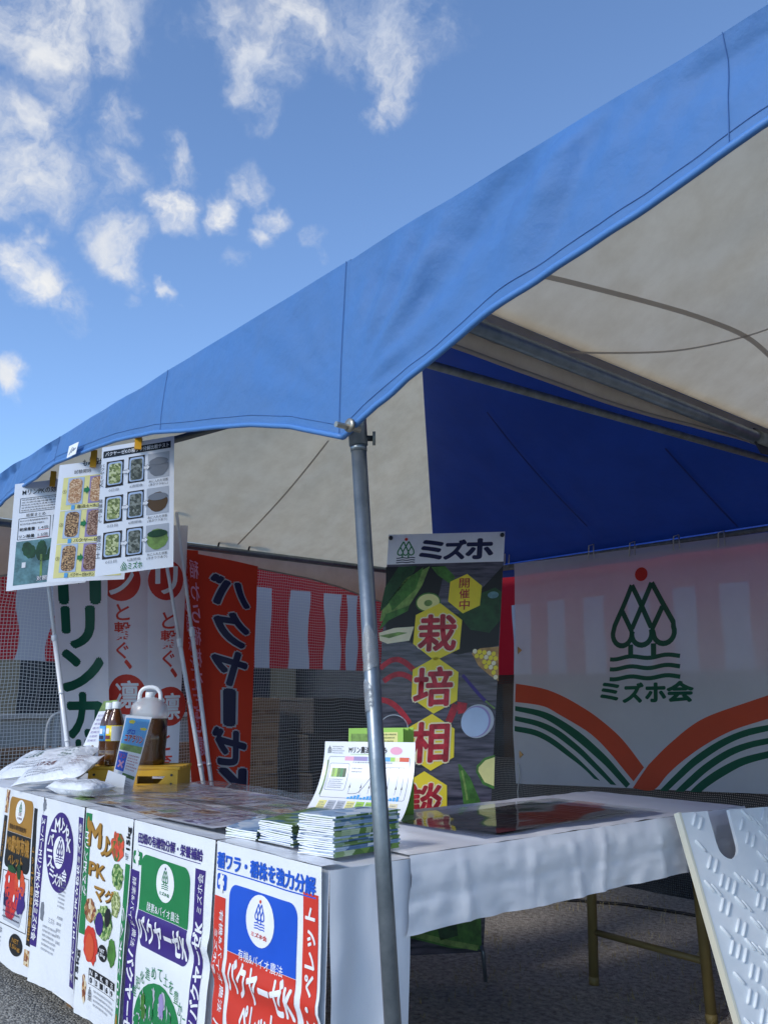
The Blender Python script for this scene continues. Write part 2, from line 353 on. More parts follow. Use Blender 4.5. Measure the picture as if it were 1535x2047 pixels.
# ---- flat print: text and shapes laid on a sheet
_tc = {}
def text2d(s, bold):
    k = (s, bold)
    if k in _tc: return _tc[k]
    c = bpy.data.curves.new('t', 'FONT'); c.body = s; c.offset = bold; c.resolution_u = 3; c.fill_mode = 'FRONT'
    o = bpy.data.objects.new('t', c); col.objects.link(o)
    me = bpy.data.meshes.new_from_object(o)
    r = ([(v.co.x, v.co.y) for v in me.vertices], [tuple(p.vertices) for p in me.polygons])
    bpy.data.objects.remove(o); bpy.data.curves.remove(c); bpy.data.meshes.remove(me)
    _tc[k] = r; return r
def rrect(x0, y0, x1, y1, r=(0, 0, 0, 0), n=6):
    """corner radii: bottom-left, bottom-right, top-right, top-left"""
    if isinstance(r, (int, float)): r = (r,)*4
    P = []
    for (cx, cy, rr, a0) in ((x0+r[0], y0+r[0], r[0], 180), (x1-r[1], y0+r[1], r[1], 270), (x1-r[2], y1-r[2], r[2], 0), (x0+r[3], y1-r[3], r[3], 90)):
        if rr <= 0: P.append((cx, cy)); continue
        for i in range(n+1):
            a = R(a0+90*i/n); P.append((cx+rr*math.cos(a), cy+rr*math.sin(a)))
    return P
class Sheet:
    """a sheet of paper, film or cloth spanned by four corners (BL, BR, TR, TL); local metres (lx, ly); disp bends it along its normal"""
    STEP = .0007
    def __init__(s, BL, BR, TR, TL, disp=None, cut=0, flip=False):
        s.c = [Vector(q) for q in (BL, BR, TR, TL)]
        s.w = ((s.c[1]-s.c[0]).length+(s.c[2]-s.c[3]).length)/2; s.h = ((s.c[3]-s.c[0]).length+(s.c[2]-s.c[1]).length)/2
        s.n = (s.c[1]-s.c[0]).cross(s.c[3]-s.c[0]).normalized()
        if s.n.dot(CAM-s.c[0]) < 0: s.n = -s.n
        s.disp = disp; s.cut = cut; s.parts = {}; s.fn = None
    @classmethod
    def px(cls, px, o, n, **k):      # px: TL TR BR BL seen in the photograph, on the plane through o with normal n
        tl, tr, br, bl = [onP(u, v, Vector(o), Vector(n)) for (u, v) in px]
        return cls(bl, br, tr, tl, **k)
    def at(s, lx, ly, off=0):
        u, v = lx/s.w, ly/s.h; c = s.c
        if s.fn: p, n = s.fn(u, v); return p+n*off
        p = c[0]*(1-u)*(1-v)+c[1]*u*(1-v)+c[2]*u*v+c[3]*(1-u)*v
        return p + s.n*((s.disp(lx, ly) if s.disp else 0)+off)
    def loc(s, u, v):
        """photo pixel -> local metres"""
        q = onP(u, v, s.c[0], s.n); a, b = .5, .5; c = s.c
        for _ in range(8):
            p = c[0]*(1-a)*(1-b)+c[1]*a*(1-b)+c[2]*a*b+c[3]*(1-a)*b
            du = (c[1]-c[0])*(1-b)+(c[2]-c[3])*b; dv = (c[3]-c[0])*(1-a)+(c[2]-c[1])*a; e = q-p
            g11, g12, g22 = du.dot(du), du.dot(dv), dv.dot(dv); r1, r2 = du.dot(e), dv.dot(e); D = g11*g22-g12*g12
            a += (r1*g22-r2*g12)/D; b += (g11*r2-g12*r1)/D
        return (a*s.w, b*s.h)
    def box(s, tl, br):
        a = s.loc(*tl); b = s.loc(*br); return (min(a[0], b[0]), min(a[1], b[1]), max(a[0], b[0]), max(a[1], b[1]))
    SPLIT = {'strip', 'panel', 'picture', 'bar', 'arrow', 'hexagon', 'arc', 'stripe', 'header', 'emblem'}
    def add(s, verts, faces, m_, layer=1, part='print'):
        k = (part, len(s.parts)) if part in s.SPLIT else (part, 0)
        s.parts.setdefault(k, []).append((verts, faces, m_, layer))
    def poly(s, pts, m_, layer=1, part='print'): s.add(pts, [tuple(range(len(pts)))], m_, layer, part)
    def pxpoly(s, pts, m_, layer=1, part='print'): s.poly([s.loc(*p) for p in pts], m_, layer, part)
    def rect(s, b, m_, layer=1, part='print', r=0): s.poly(rrect(*b, r) if r else [(b[0], b[1]), (b[2], b[1]), (b[2], b[3]), (b[0], b[3])], m_, layer, part)
    def ell(s, c, rx, ry, m_, layer=1, part='print', n=28, rot=0, wob=0):
        ca, sa = math.cos(rot), math.sin(rot); P = []
        for i in range(n):
            a = 2*math.pi*i/n; k = 1+wob*nz(3*math.cos(a)+c[0]*40, 3*math.sin(a)+c[1]*40)
            x, y = rx*k*math.cos(a), ry*k*math.sin(a); P.append((c[0]+x*ca-y*sa, c[1]+x*sa+y*ca))
        s.poly(P, m_, layer, part)
    def pxell(s, c, rx, ry, m_, layer=1, part='print', **k):
        q = s.loc(*c); hx = abs(s.loc(c[0]+rx, c[1])[0]-s.loc(c[0]-rx, c[1])[0])/2; hy = abs(s.loc(c[0], c[1]+ry)[1]-s.loc(c[0], c[1]-ry)[1])/2
        s.ell(q, hx, hy, m_, layer, part, **k); return q, hx, hy
    def stroke(s, pts, w, m_, layer=1, part='print', closed=False):
        n = len(pts); V = []; Fc = []
        P = [Vector((p[0], p[1])) for p in pts]
        for i in range(n):
            a = P[i-1] if (i or closed) else P[i]; b = P[(i+1) % n] if (i < n-1 or closed) else P[i]
            t = (b-a).normalized(); nn = Vector((-t.y, t.x))*w/2; V += [tuple(P[i]+nn), tuple(P[i]-nn)]
        for i in range(n if closed else n-1): j = (i+1) % n; Fc.append((2*i, 2*i+1, 2*j+1, 2*j))
        s.add(V, Fc, m_, layer, part)
    def pxstroke(s, pts, w, m_, layer=1, part='print', **k): s.stroke([s.loc(*p) for p in pts], w, m_, layer, part, **k)
    def text(s, t, b, m_, layer=2, rot=0, mirror=False, bold=.018, outline=None, part='lettering', slant=0, keep=False):
        """fit text into box b = (x0, y0, x1, y1); rot in quarter turns"""
        thick = bold if bold > .012 else 0
        V, Fc = text2d(t, 0 if thick else bold)
        if not V: return
        rt = {0: lambda x, y: (x, y), 1: lambda x, y: (-y, x), -1: lambda x, y: (y, -x), 2: lambda x, y: (-x, -y)}[rot]
        Q = [rt(-x if mirror else x, y) for (x, y) in V]
        x0 = min(q[0] for q in Q); x1 = max(q[0] for q in Q); y0 = min(q[1] for q in Q); y1 = max(q[1] for q in Q)
        sx = (b[2]-b[0])/max(x1-x0, 1e-6); sy = (b[3]-b[1])/max(y1-y0, 1e-6); ox, oy = b[0], b[1]
        if keep:
            k = min(sx, sy); ox = (b[0]+b[2])/2-k*(x1-x0)/2; oy = (b[1]+b[3])/2-k*(y1-y0)/2; sx = sy = k
        f = lambda q: (ox+(q[0]-x0)*sx + slant*(q[1]-y0)*sy, oy+(q[1]-y0)*sy)
        P0 = [f(q) for q in Q]
        def heavy(rad, m__, lay):
            for k in range(8 if len(V) < 1500 else 4):
                an = math.pi*(k/4 if len(V) < 1500 else k/2+.25); dx, dy = rad*math.cos(an)*sx, rad*math.sin(an)*sy
                s.add([(x+dx, y+dy) for x, y in P0], Fc, m__, lay+.05*k, part)
        if outline: heavy(thick+outline[1], outline[0], layer); layer += 1
        if thick: heavy(thick, m_, layer); layer += .45
        s.add(P0, Fc, m_, layer, part)
    def column(s, t, x0, x1, ytop, ybot, m_, layer=2, **k):
        """vertical writing, one upright character per cell"""
        n = len(t); ch = (ytop-ybot)/n
        for i, c in enumerate(t):
            if c in ' ': continue
            yc = ytop-(i+.5)*ch; hh = ch*.43; ww = (x1-x0)/2; xc = (x0+x1)/2
            if c in 'ー｜': s.text('l', (xc-ww*.12, yc-hh, xc+ww*.12, yc+hh), m_, layer, **k)
            elif c in '、': s.text(c, (xc, yc, xc+ww*.5, yc+hh*.6), m_, layer, **k)
            elif c in '・': s.text(c, (xc-ww*.2, yc-hh*.2, xc+ww*.2, yc+hh*.2), m_, layer, **k)
            else: s.text(c, (xc-ww, yc-hh, xc+ww, yc+hh), m_, layer, **k)
    def lines(s, b, n, m_, layer=2, seed=0, part='lettering', fill=.55):
        """fine print too small to read: rows of tiny characters"""
        rnd = random.Random(seed); src = '有機肥料成分施用量土壌改良野菜果樹水稲堆肥使用方法効果栽培根張促進微生物'
        rows = (b[3]-b[1])/n
        for i in range(n):
            y1 = b[3]-i*rows; ln = int(max(4, (b[2]-b[0])/(rows*fill*1.05))); ln = max(3, int(ln*(.7+.3*rnd.random())))
            t = ''.join(rnd.choice(src) for _ in range(min(ln, 16)))
            s.text(t, (b[0], y1-rows*fill-rows*.2, b[0]+(b[2]-b[0])*(.72+.28*rnd.random()), y1-rows*.2), m_, layer, bold=.0, part=part)
    def grid(s): return (s.w/max(1, round(s.w/s.cut)), s.h/max(1, round(s.h/s.cut)))
    def base(s, name, m_, parent, nu=1, nv=1, smooth=True, thick=0, uv=False):
        if s.cut: nu, nv = max(1, round(s.w/s.cut)), max(1, round(s.h/s.cut))
        b = MB().quad_grid(lambda u, v: s.at(u*s.w, v*s.h, 0), nu, nv)
        if thick: b.quad_grid(lambda u, v: s.at((1-u)*s.w, v*s.h, -thick), nu, nv)
        o = b.build(name, m_, parent, smooth)
        if uv:
            me = o.data; ul = me.uv_layers.new(name='UVMap'); k = (nu+1)
            for lp in me.loops:
                i = lp.vertex_index % (k*(nv+1)); ul.data[lp.index].uv = ((i % k)/nu*s.w, (i//k)/nv*s.h)
        return o
    def finish(s, parent):
        for (part, _), items in s.parts.items():
            mats = []; bm = bmesh.new()
            for (V, Fc, m_, layer) in items:
                if m_ not in mats: mats.append(m_)
                mi = mats.index(m_); vv = [bm.verts.new((v[0], v[1], layer*s.STEP)) for v in V]
                for f in Fc:
                    try: fa = bm.faces.new([vv[i] for i in f]); fa.material_index = mi
                    except ValueError: pass
            if s.cut:
                bmesh.ops.triangulate(bm, faces=[f for f in bm.faces if len(f.verts) > 4])
                for ax, ln in ((0, s.w), (1, s.h)):
                    stp = s.grid()[ax]; k = stp
                    lo = min(v.co[ax] for v in bm.verts); hi = max(v.co[ax] for v in bm.verts)
                    while k < ln:
                        if k <= lo or k >= hi: k += stp; continue
                        co = [0, 0, 0]; co[ax] = k; no = [0, 0, 0]; no[ax] = 1
                        bmesh.ops.bisect_plane(bm, geom=bm.verts[:]+bm.edges[:]+bm.faces[:], plane_co=co, plane_no=no, dist=1e-5); k += stp
            for v in bm.verts: v.co = s.at(v.co.x, v.co.y, v.co.z)
            for f in bm.faces:
                f.normal_update()
                f.smooth = True
                if f.normal.dot(CAM-f.calc_center_median()) < 0: f.normal_flip()
            me = bpy.data.meshes.new(part); bm.to_mesh(me); bm.free()
            link(part, me, parent, mats)
def zz(ox, oy, sc): return lambda x, y: (ox+x/sc, oy+y/sc)
z1 = zz(0, 840, 3.8375); z2 = zz(0, 1100, 2.952); z3 = zz(0, 1540, 3.655); z4 = zz(230, 1600, 3.266); z5 = zz(500, 1400, 3.8375)
z6 = zz(740, 1040, 3.2); z7 = zz(1000, 1060, 2.869); z8 = zz(780, 1560, 2.033); z14 = zz(140, 1380, 6.396)

def logo(S, c, k, tree, dot, wave, layer=2, part='logo', kx=1.0):
    """three drop-shaped trees under a dot, on three waves; k = half width in metres"""
    f = lambda x, y: (c[0]+(x-818)/198*k*kx, c[1]-(y-560)/198*k)
    w = 27/198*k
    def arc(cx, cy, r, a0, a1, n=10): return [(cx+r*math.cos(R(a0+(a1-a0)*i/n)), cy+r*math.sin(R(a0+(a1-a0)*i/n))) for i in range(n+1)]
    def st(pts, ww=w, m_=tree): S.stroke([f(*p) for p in pts], ww, m_, layer, part)
    st([(757, 340), (652, 540)] + arc(697, 587, 57, 205, 0, 12)[0:] + [(752, 570), (697, 470)])
    st([(757, 340), (866, 560)]); st([(868, 336), (756, 560)])
    st([(868, 336), (985, 540)] + arc(934, 587, 57, -25, 180, 12) + [(872, 565), (928, 460)])
    st([(760, 575)] + arc(812, 590, 56, 180, 0, 10)+[(866, 570)])
    st([(748, 640), (748, 700)], w*1.1); st([(877, 640), (877, 700)], w*1.1)
    for y in (705, 755, 805): st([(622+20*i, y+6*math.sin(i*.62+.8)) for i in range(21)], w*.78, wave)
    S.ell(f(811, 288), 35/198*k*kx, 35/198*k, dot, layer, part)

# ------------------------------------------------------------------ ground
b = MB().quad_grid(lambda u, v: ((u-.5)*1200, (v-.5)*1200+200, 0), 60, 60)
g = b.build('ground', 'ground_mix'); g['kind'] = 'structure'
def dry_grass():
    b = MB(); rnd = random.Random(3)
    for i in range(9000):
        x = rnd.uniform(-3.0, 1.6); y = rnd.uniform(.7, 4.2)
        dn = noise.noise(Vector((x*1.6, y*1.6, 4)))+.6*noise.noise(Vector((x*5, y*5, 1)))
        if dn < .02: continue
        h = rnd.uniform(.008, .03)*(1+1.0*max(0, dn)); a = rnd.uniform(0, 6.28); l = rnd.uniform(.3, 1.6)*h; w = .0016
        p = Vector((x, y, 0)); d = Vector((math.cos(a), math.sin(a), 0)); s = Vector((-d.y, d.x, 0))*w; k = len(b.v)
        b.v += [p-s, p+s, p+d*l*.5+Vector((0, 0, h*.7))+s*.6, p+d*l*.5+Vector((0, 0, h*.7))-s*.6, p+d*l+Vector((0, 0, h))]
        b.f += [(k, k+1, k+2, k+3), (k+3, k+2, k+4)]
    o = b.build('dry_grass', 'grass_dry'); o['kind'] = 'stuff'; tag(o, 'sparse dry grass on the bare soil under the tent', 'grass')
dry_grass()

# ------------------------------------------------------------------ tents
XL, XR, YF, YB, ZE, ZP = -3.08, .322, -.18, 3.28, 2.0, 3.1
VT = [(0, .412), (.08, .382), (.19, .342), (.36, .298), (.53, .262), (.73, .226), (.9, .190), (1.16, .152), (1.7, .116), (9, .116)]
def valdepth(s):
    for (a, da), (c, dc) in zip(VT, VT[1:]):
        if s <= c: return da+(dc-da)*(s-a)/(c-a)-.012
    return .104
def make_tent(x0, x1, label, valseed, right_pipe=None, front_left_pole=None, sdeep=True):
    t = thing('event_tent', label, 'tent', (x0, YF, 0), 'pyramid event tents joined side by side')
    cx, cy = (x0+x1)/2, (YF+YB)/2; pk = Vector((cx, cy, ZP))
    C = {'FL': Vector((x0, YF, ZE)), 'FR': Vector((x1, YF, ZE)), 'BR': Vector((x1, YB, ZE)), 'BL': Vector((x0, YB, ZE))}
    def slope_pt(a, c, u, v, sag=.05):
        e = a*(1-u)+c*u; p = e*(1-v)+pk*v
        return p - Vector((0, 0, 1))*(sag*math.sin(math.pi*min(1, v*1.0))*math.sin(math.pi*u)*1.3+.012*nz(p.x*2.2, p.y*2.2, 3)*min(1, 6*v)+.005*nz(p.x*7, p.y*7, 5)*min(1, 6*v))
    for nm, a, c, m_ in (('left', 'FL', 'BL', 'beige_canvas'), ('back', 'BL', 'BR', 'blue_slope'), ('right', 'BR', 'FR', 'blue_slope'), ('front', 'FR', 'FL', 'blue_slope')):
        A, D = C[a]+Vector((0, 0, .004)), C[c]+Vector((0, 0, .004))
        MB().quad_grid(lambda u, v: slope_pt(A, D, u, v*.995), 60, 44).build('roof_panel', m_, t, True)
    # front valance, scalloped, pleated near its corners
    wd = x1-x0
    def val(u, v):
        x = x0+u*wd; s = min(u, 1-u)*wd; d = valdepth(s)+.004*nz(x*3, valseed)
        z = 1.996-v*d
        corner = x1 if u > .5 else x0
        rr = math.hypot(x-corner, z-1.66); an = math.atan2(z-1.66, abs(x-corner)+1e-4)
        amp = .0075*smoothstep(0, .22, rr)*(1-smoothstep(.3, .8, rr)) * (1.0 if u < .5 else .25)
        fold = amp*math.sin(an*19+1.5*nz(rr*3, 2, valseed)) if rr > .01 else 0
        q = (x-.62*(z-1.8))*7.0
        diag = .036*nz(q*.8, z*1.2, valseed+3)+.017*nz(q*1.9, z*1.5, valseed+9)+.005*nz(x*9, z*14, valseed)+.0025*nz(x*26, z*24, valseed)
        edge = min(1, v*5)*min(1, s*8)*(1-.75*v*v)
        y = YF-.022-.012*math.sin(v*math.pi*.5) - (fold+diag*(1.0 if u < .5 else .28))*edge
        z += .007*nz(x*5, 8, valseed)*(1-v)
        return (x, y, z)
    n = 300
    MB().quad_grid(val, n, 32).build('valance', 'blue_tarp', t, True)
    MB().quad_grid(lambda u, v: Vector(val(u, 0))+Vector((0, .06*v, +.008*math.sin(v*1.57))), n, 3).build('roof_edge', 'blue_tarp', t, True)
    MB().tube([val(i/160, 1.0) for i in range(161)], .0062, 8).build('hem', 'hem_blue', t, True)
    MB().tube([Vector(val(i/160, 1-.024/valdepth(min(i/160, 1-i/160)*wd)))+Vector((0, -.0012, 0)) for i in range(161)], .0006, 5).build('stitching', 'seam_blue', t, True)
    for k in ((1, 2, 3, 3.985) if sdeep else (1, 2, 3)):
        MB().tube([Vector(val(k/4, v/14))+Vector((0, -.002, 0)) for v in range(15)], .0008, 5).build('seam', 'seam_blue', t)
    # left valance in the pale canvas
    def valL(u, v):
        y = YF+.05+u*(YB-YF-.05); s = min(u, 1-u)*(YB-YF); return (x0+(-.012 if sdeep else .006-.05*min(1, v*3))-.006*nz(y*4, v, valseed)*v, y, (2.005 if sdeep else 1.985+.045*smoothstep(.02, .3, y-YF)-.02*min(1, v*3))-v*(valdepth(s) if sdeep else .10-.05*smoothstep(.7, 1.7, y)))
    MB().quad_grid(valL, 60, 8).build('side_valance', 'beige_canvas', t, True)
    MB().tube([valL(i/60, 1) for i in range(61)], .006, 6).build('side_hem', 'seam_tape', t, True)
    MB().quad_grid(lambda u, v: (x0+u*wd, YB+.03+.01*nz(u*20, v, 2), 2.03-v*(.12+.01*nz(u*9, 3))), 60, 3).build('back_valance', 'blue_slope', t, True)
    # frame
    def pipe(a, c, r=.016, m_='galv_old', nm='eave_pipe'): return MB().tube([a, c], r, 14).build(nm, m_, t, True)
    pipe((x0, YF+.03, 1.968), (x1, YF+.03, 1.968)); pipe((x0, YB, ZE-.02), (x1, YB, ZE-.02)); pipe((x0+(0 if sdeep else -.010), YF+.05, ZE-.022 if sdeep else 1.962), (x0+(0 if sdeep else -.010), YB, ZE-.012 if sdeep else 1.962), .021, 'galv')
    if right_pipe: pipe(*right_pipe, .0125)
    for k in ('FL', 'BL', 'BR'):
        if k == 'FL' and front_left_pole is False: continue
        p = C[k]; pipe((p.x, p.y+.03, 0), (p.x, p.y+.03, ZE), .017, 'galv', 'pole'); MB().box((p.x, p.y+.03, .006), (.11, .11, .012)).build('base_plate', 'galv', t)
    for k in ('FL', 'FR', 'BL', 'BR'):
        p = C[k]; mid = p*.93+pk*.07; pipe(p+Vector((0, 0, .0)), pk-Vector((0, 0, .04)), .012, 'galv_old', 'rafter') if k in ('BR',) else None
    return t, C, pk, slope_pt
tent1, C1, pk1, slp = make_tent(XL, XR, 'blue and beige tent over the counter of fertilizer bags and hanging posters', 1.0, right_pipe=((-.05, YF+.06, 2.0), (.245, YB-.05, 2.0)))
tent2, C2, pk2, _ = make_tent(XR, XR+3.4, 'blue tent with pale beige ceiling beside the white tread-pattern board', 5.0, front_left_pole=False, sdeep=False)
# shared front pole, leaning, with collar and bolts
top = Vector((XR, YF, 1.97)); q1 = onP(785, 2047, Vector((XR, YF, 0)), Vector((CF.x, CF.y, 0)).normalized()); q0 = onP(716, 880, Vector((XR, YF, 0)), Vector((CF.x, CF.y, 0)).normalized())
dp = (q1-q0)/(q0.z-q1.z)
pt = lambda z: q0+dp*(q0.z-z)
MB().tube([pt(0), pt(1.585)], .0158, 24).build('pole', 'galv', tent1, True)
MB().tube([pt(1.585), pt(1.572)], .0172, 24).build('collar_ring', 'galv', tent1, True)
MB().tube([pt(1.585), pt(1.70)], .0195, 24).build('pole_sleeve', 'galv', tent1, True)
MB().box(pt(0)+Vector((0, 0, .006)), (.12, .12, .012)).build('base_plate', 'galv', tent1)
bp_ = onY(698, 850, YF-.05); axy = Matrix.Rotation(R(90), 3, 'X')
MB().lathe([(.006, -.004), (.014, -.004), (.014, .002), (.006, .002)], bp_, 20, axy).build('washer', 'bolt_steel', tent1, True)
MB().lathe([(.0062, -.03), (.0062, .03)], bp_+Vector((-.004, 0, -.003)), 8, axy).build('bolt', 'bolt_steel', tent1)
sidev = Vector((.8, .6, 0)); kn = pt(1.60)
MB().tube([kn, kn+rgt*.034], .006, 10).build('knob_stem', 'dark_steel', tent1, True)
MB().tube([kn+rgt*.030, kn+rgt*.036], .0145, 18).build('wing_knob', 'galv_old', tent1, True)
# sewn bands on the ceilings
def on_slope(u, v, A, Dv, pk):
    n = (Dv-A).cross(pk-A).normalized(); return onP(u, v, A, n)
def band(pts, A, Dv, pk, w, parent, m_='seam_tape'):
    e = (Dv-A); nrm = e.cross(pk-A).normalized(); nrm = nrm if nrm.z < 0 else -nrm
    P3 = []
    for (u, v) in pts:
        p = on_slope(u, v, A, Dv, pk); hv = (p.z-A.z)/(pk.z-A.z); mid = A*(1-hv)+pk*hv; uu = ((p-mid).dot(e)/e.dot(e))/max(1e-3, 1-hv)
        P3.append(slp_pt(A, Dv, pk, max(0, min(1, uu)), hv))
    V = []; Fc = []
    for i, p in enumerate(P3):
        t = (P3[min(i+1, len(P3)-1)]-P3[max(i-1, 0)]).normalized(); s = t.cross(nrm).normalized()*w/2
        V += [p+s+nrm*.02, p-s+nrm*.02]
    for i in range(len(P3)-1): Fc.append((2*i, 2*i+1, 2*i+3, 2*i+2))
    link('sewn_band', mesh_from(V, Fc), parent, [m_], True)
def slp_pt(A, Dv, pk, u, v):
    A = A+Vector((0, 0, .004)); Dv = Dv+Vector((0, 0, .004)); p = (A*(1-u)+Dv*u)*(1-v)+pk*v
    return p - Vector((0, 0, 1))*.065*math.sin(math.pi*min(1, v))*math.sin(math.pi*u)
def curve(pts, n=24):
    out = []
    for i in range(len(pts)-1):
        p0 = Vector(pts[max(0, i-1)]); p1 = Vector(pts[i]); p2 = Vector(pts[i+1]); p3 = Vector(pts[min(len(pts)-1, i+2)])
        for k in range(n):
            t = k/n; out.append(tuple(.5*((2*p1)+(p2-p0)*t+(2*p0-5*p1+4*p2-p3)*t*t+(3*p1-p0-3*p2+p3)*t**3)))
    out.append(tuple(pts[-1])); return out
band(curve([(655, 855), (560, 978), (474, 1083)], 8), C1['FL'], C1['BL'], pk1, .012, tent1)
band(curve([(1040, 535), (1110, 548), (1300, 592), (1400, 620), (1480, 652), (1535, 698), (1590, 760)], 6), C2['FL'], C2['BL'], pk2, .014, tent2)
band(curve([(960, 668), (1000, 685), (1115, 697), (1250, 696), (1360, 685), (1480, 652), (1560, 618)], 6), C2['FL'], C2['BL'], pk2, .007, tent2)
mat('seam_navy', '#16357c', .6)
for P_ in (((975, 800), (1060, 905), (1175, 1040)), ((1330, 880), (1400, 960), (1475, 1048))): band(curve(list(P_), 8), C1['BL'], C1['BR'], pk1, .010, tent1, 'seam_navy')
# bracket on the middle of the shared eave pipe
bk = Vector((XR-.010, 1.66, 1.962))
MB().prism([(-.10, -.02), (-.06, -.055), (.0, -.05), (.14, -.03), (.22, -.028), (.22, .028), (-.10, .028)], bk+Vector((.0, 0, 0)), Vector((0, 1, 0)), Vector((0, 0, 1)), Vector((1, 0, 0)), .006).build('bracket', 'dark_steel', tent2)
MB().tube([bk+Vector((0, -.09, 0)), bk+Vector((0, .25, 0))], .026, 16).build('pipe_coupling', 'galv_old', tent2, True)
for dy in (0, .09, .16): MB().lathe([(.008, -.034), (.008, .034)], bk+Vector((0, dy, 0)), 8, Matrix.Rotation(R(90), 3, 'Y')).build('bolt', 'bolt_steel', tent2)
# lower rails at the back, clamps on the left rail, brace at the front
MB().tube([onY(1000, 1139, 3.22), onY(1200, 1118, 3.22), onY(1535, 1078, 3.22)], .010, 10).build('banner_rail', 'galv_old', tent1, True)
for u, v in ((447, 1078), (507, 1086)):
    p = onX(u, v, XL+.03); mb = MB().box(p+Vector((0, 0, .02)), (.03, .06, .012), Matrix.Rotation(R(24), 3, 'X')); mb.tube([p+Vector((0, -.02, .01)), p+Vector((0, -.035, -.05))], .006, 8); mb.build('clamp', 'dark_steel', tent1)
pa, pb_ = onY(300, 893, YF+.1), onY(620, 803, YF+.1); MB().tube([pa, pb_], .011, 10).build('brace', 'dark_steel', tent1, True)
# scribbled paper tape stuck on the valance
S = Sheet(*[onY(u, v, YF-.055) for (u, v) in ((134, 916), (152, 907), (158, 883), (139, 892))])
tp = thing('tape_patch', 'small white scribbled paper tape stuck on the blue valance', 'tape', onY(146, 900, YF-.055)); S.base('tape', 'paper', tp, thick=.001)
for k in range(3): S.stroke([(S.w*(.2+.2*k), S.h*(.2+.1*k)), (S.w*(.45+.2*k), S.h*(.75-.1*k))], .005, 'ink_grey')
S.finish(tp)
# clear tape wound round the pole
for (z0, z1_, dx) in ((1.115, 1.20, 0), (1.04, 1.10, -.006)):
    def tf(u, v, z0=z0, z1_=z1_, dx=dx):
        a = R(150+190*u); r = .0164+.0016*abs(nz(u*7, v*7, z0*9)); c = pt(z0+(z1_-z0)*(v*(.6+.4*abs(math.sin(u*5+z0*30))))+.012*nz(u*3, v*2, z0)+.03*u); return c+rgt*(math.cos(a)*r+dx*u)-fwd*(-math.sin(a)*r)
    o = MB().quad_grid(tf, 14, 8).build('clear_tape', 'tape_clear', None, True)
    tag(o, 'crumpled clear tape wound round the tent pole, %s piece' % ('upper' if z0 > 1.1 else 'lower'), 'tape')

# ------------------------------------------------------------------ netting and curtains
left_net = Sheet((XL-.09, -.3, .0), (XL-.09, YB+.1, .0), (XL-.09, YB+.1, 1.93), (XL-.09, -.3, 1.93), disp=lambda x, y: .012*nz(x*2.2, y*1.5))
o = left_net.base('net_screen', 'net_white', None, 40, 20, uv=True); tag(o, 'see-through white grid netting closing the tent side behind the banner poles', 'netting')
back_net = Sheet((XL-.05, YB+.07, 0.0), (XR+3, YB+.07, 0), (XR+3, YB+.07, 1.24), (XL-.05, YB+.07, 1.24), disp=lambda x, y: .02*nz(x*3, y*3)+.012*nz(x*9, y*12))
o = back_net.base('shade_net', 'net_black', None, 90, 30, uv=True); tag(o, 'black shade net along the back behind the white logo flag', 'netting')
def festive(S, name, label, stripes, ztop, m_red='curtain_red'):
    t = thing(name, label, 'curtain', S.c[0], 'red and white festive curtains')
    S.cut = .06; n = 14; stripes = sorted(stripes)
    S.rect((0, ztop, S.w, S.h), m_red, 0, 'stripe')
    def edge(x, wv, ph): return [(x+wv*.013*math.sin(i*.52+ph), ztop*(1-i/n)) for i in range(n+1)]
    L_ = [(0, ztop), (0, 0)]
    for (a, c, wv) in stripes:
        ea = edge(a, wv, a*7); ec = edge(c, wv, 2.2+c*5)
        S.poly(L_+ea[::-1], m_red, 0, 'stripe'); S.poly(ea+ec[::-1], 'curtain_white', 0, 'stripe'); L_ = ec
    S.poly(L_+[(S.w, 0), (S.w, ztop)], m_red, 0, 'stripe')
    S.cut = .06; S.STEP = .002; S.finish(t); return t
kb = Sheet((XL-.05, YB+.22, 1.18), (XR+2.6, YB+.22, 1.18), (XR+2.6, YB+.22, 2.05), (XL-.05, YB+.22, 2.05), disp=lambda x, y: .018*math.sin(x*6.5)*(1-.5*y)+.008*nz(x*4, y*2))
x0_ = onY(1022, 1200, YB+.22).x-kb.c[0].x
st_ = [(onY(u0, 1250, YB+.22).x-kb.c[0].x, onY(u1, 1250, YB+.22).x-kb.c[0].x, .4) for (u0, u1) in ((1023, 1057), (1093, 1130), (1170, 1209), (1254, 1298), (1346, 1394), (1445, 1501))]
st_ += [(st_[-1][0]+.34*k, st_[-1][1]+.34*k, .4) for k in range(1, 8)] + [(st_[0][0]-.34, st_[0][1]-.34, .4), (st_[0][0]-.68, st_[0][1]-.68, .4)]
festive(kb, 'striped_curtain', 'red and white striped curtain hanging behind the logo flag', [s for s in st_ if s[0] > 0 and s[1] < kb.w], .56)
XK = XL-.20
kl = Sheet((XK, .0, 1.27), (XK, YB+.1, 1.27), (XK, YB+.1, 2.02), (XK, .0, 2.02), disp=lambda x, y: .02*math.sin(x*5.2+.6)+.01*nz(x*4, y*2))
def ky(u): return onX(u, 1240, XK).y
stl = [(ky(34), ky(103), 1.6), (ky(513), ky(545), .4), (ky(581), ky(619), .6), (ky(648), ky(678), .7), (ky(690), ky(711), .6), (ky(300), ky(330), 1)]
festive(kl, 'striped_curtain', 'red and white striped curtain behind the white grid netting', stl, .535)

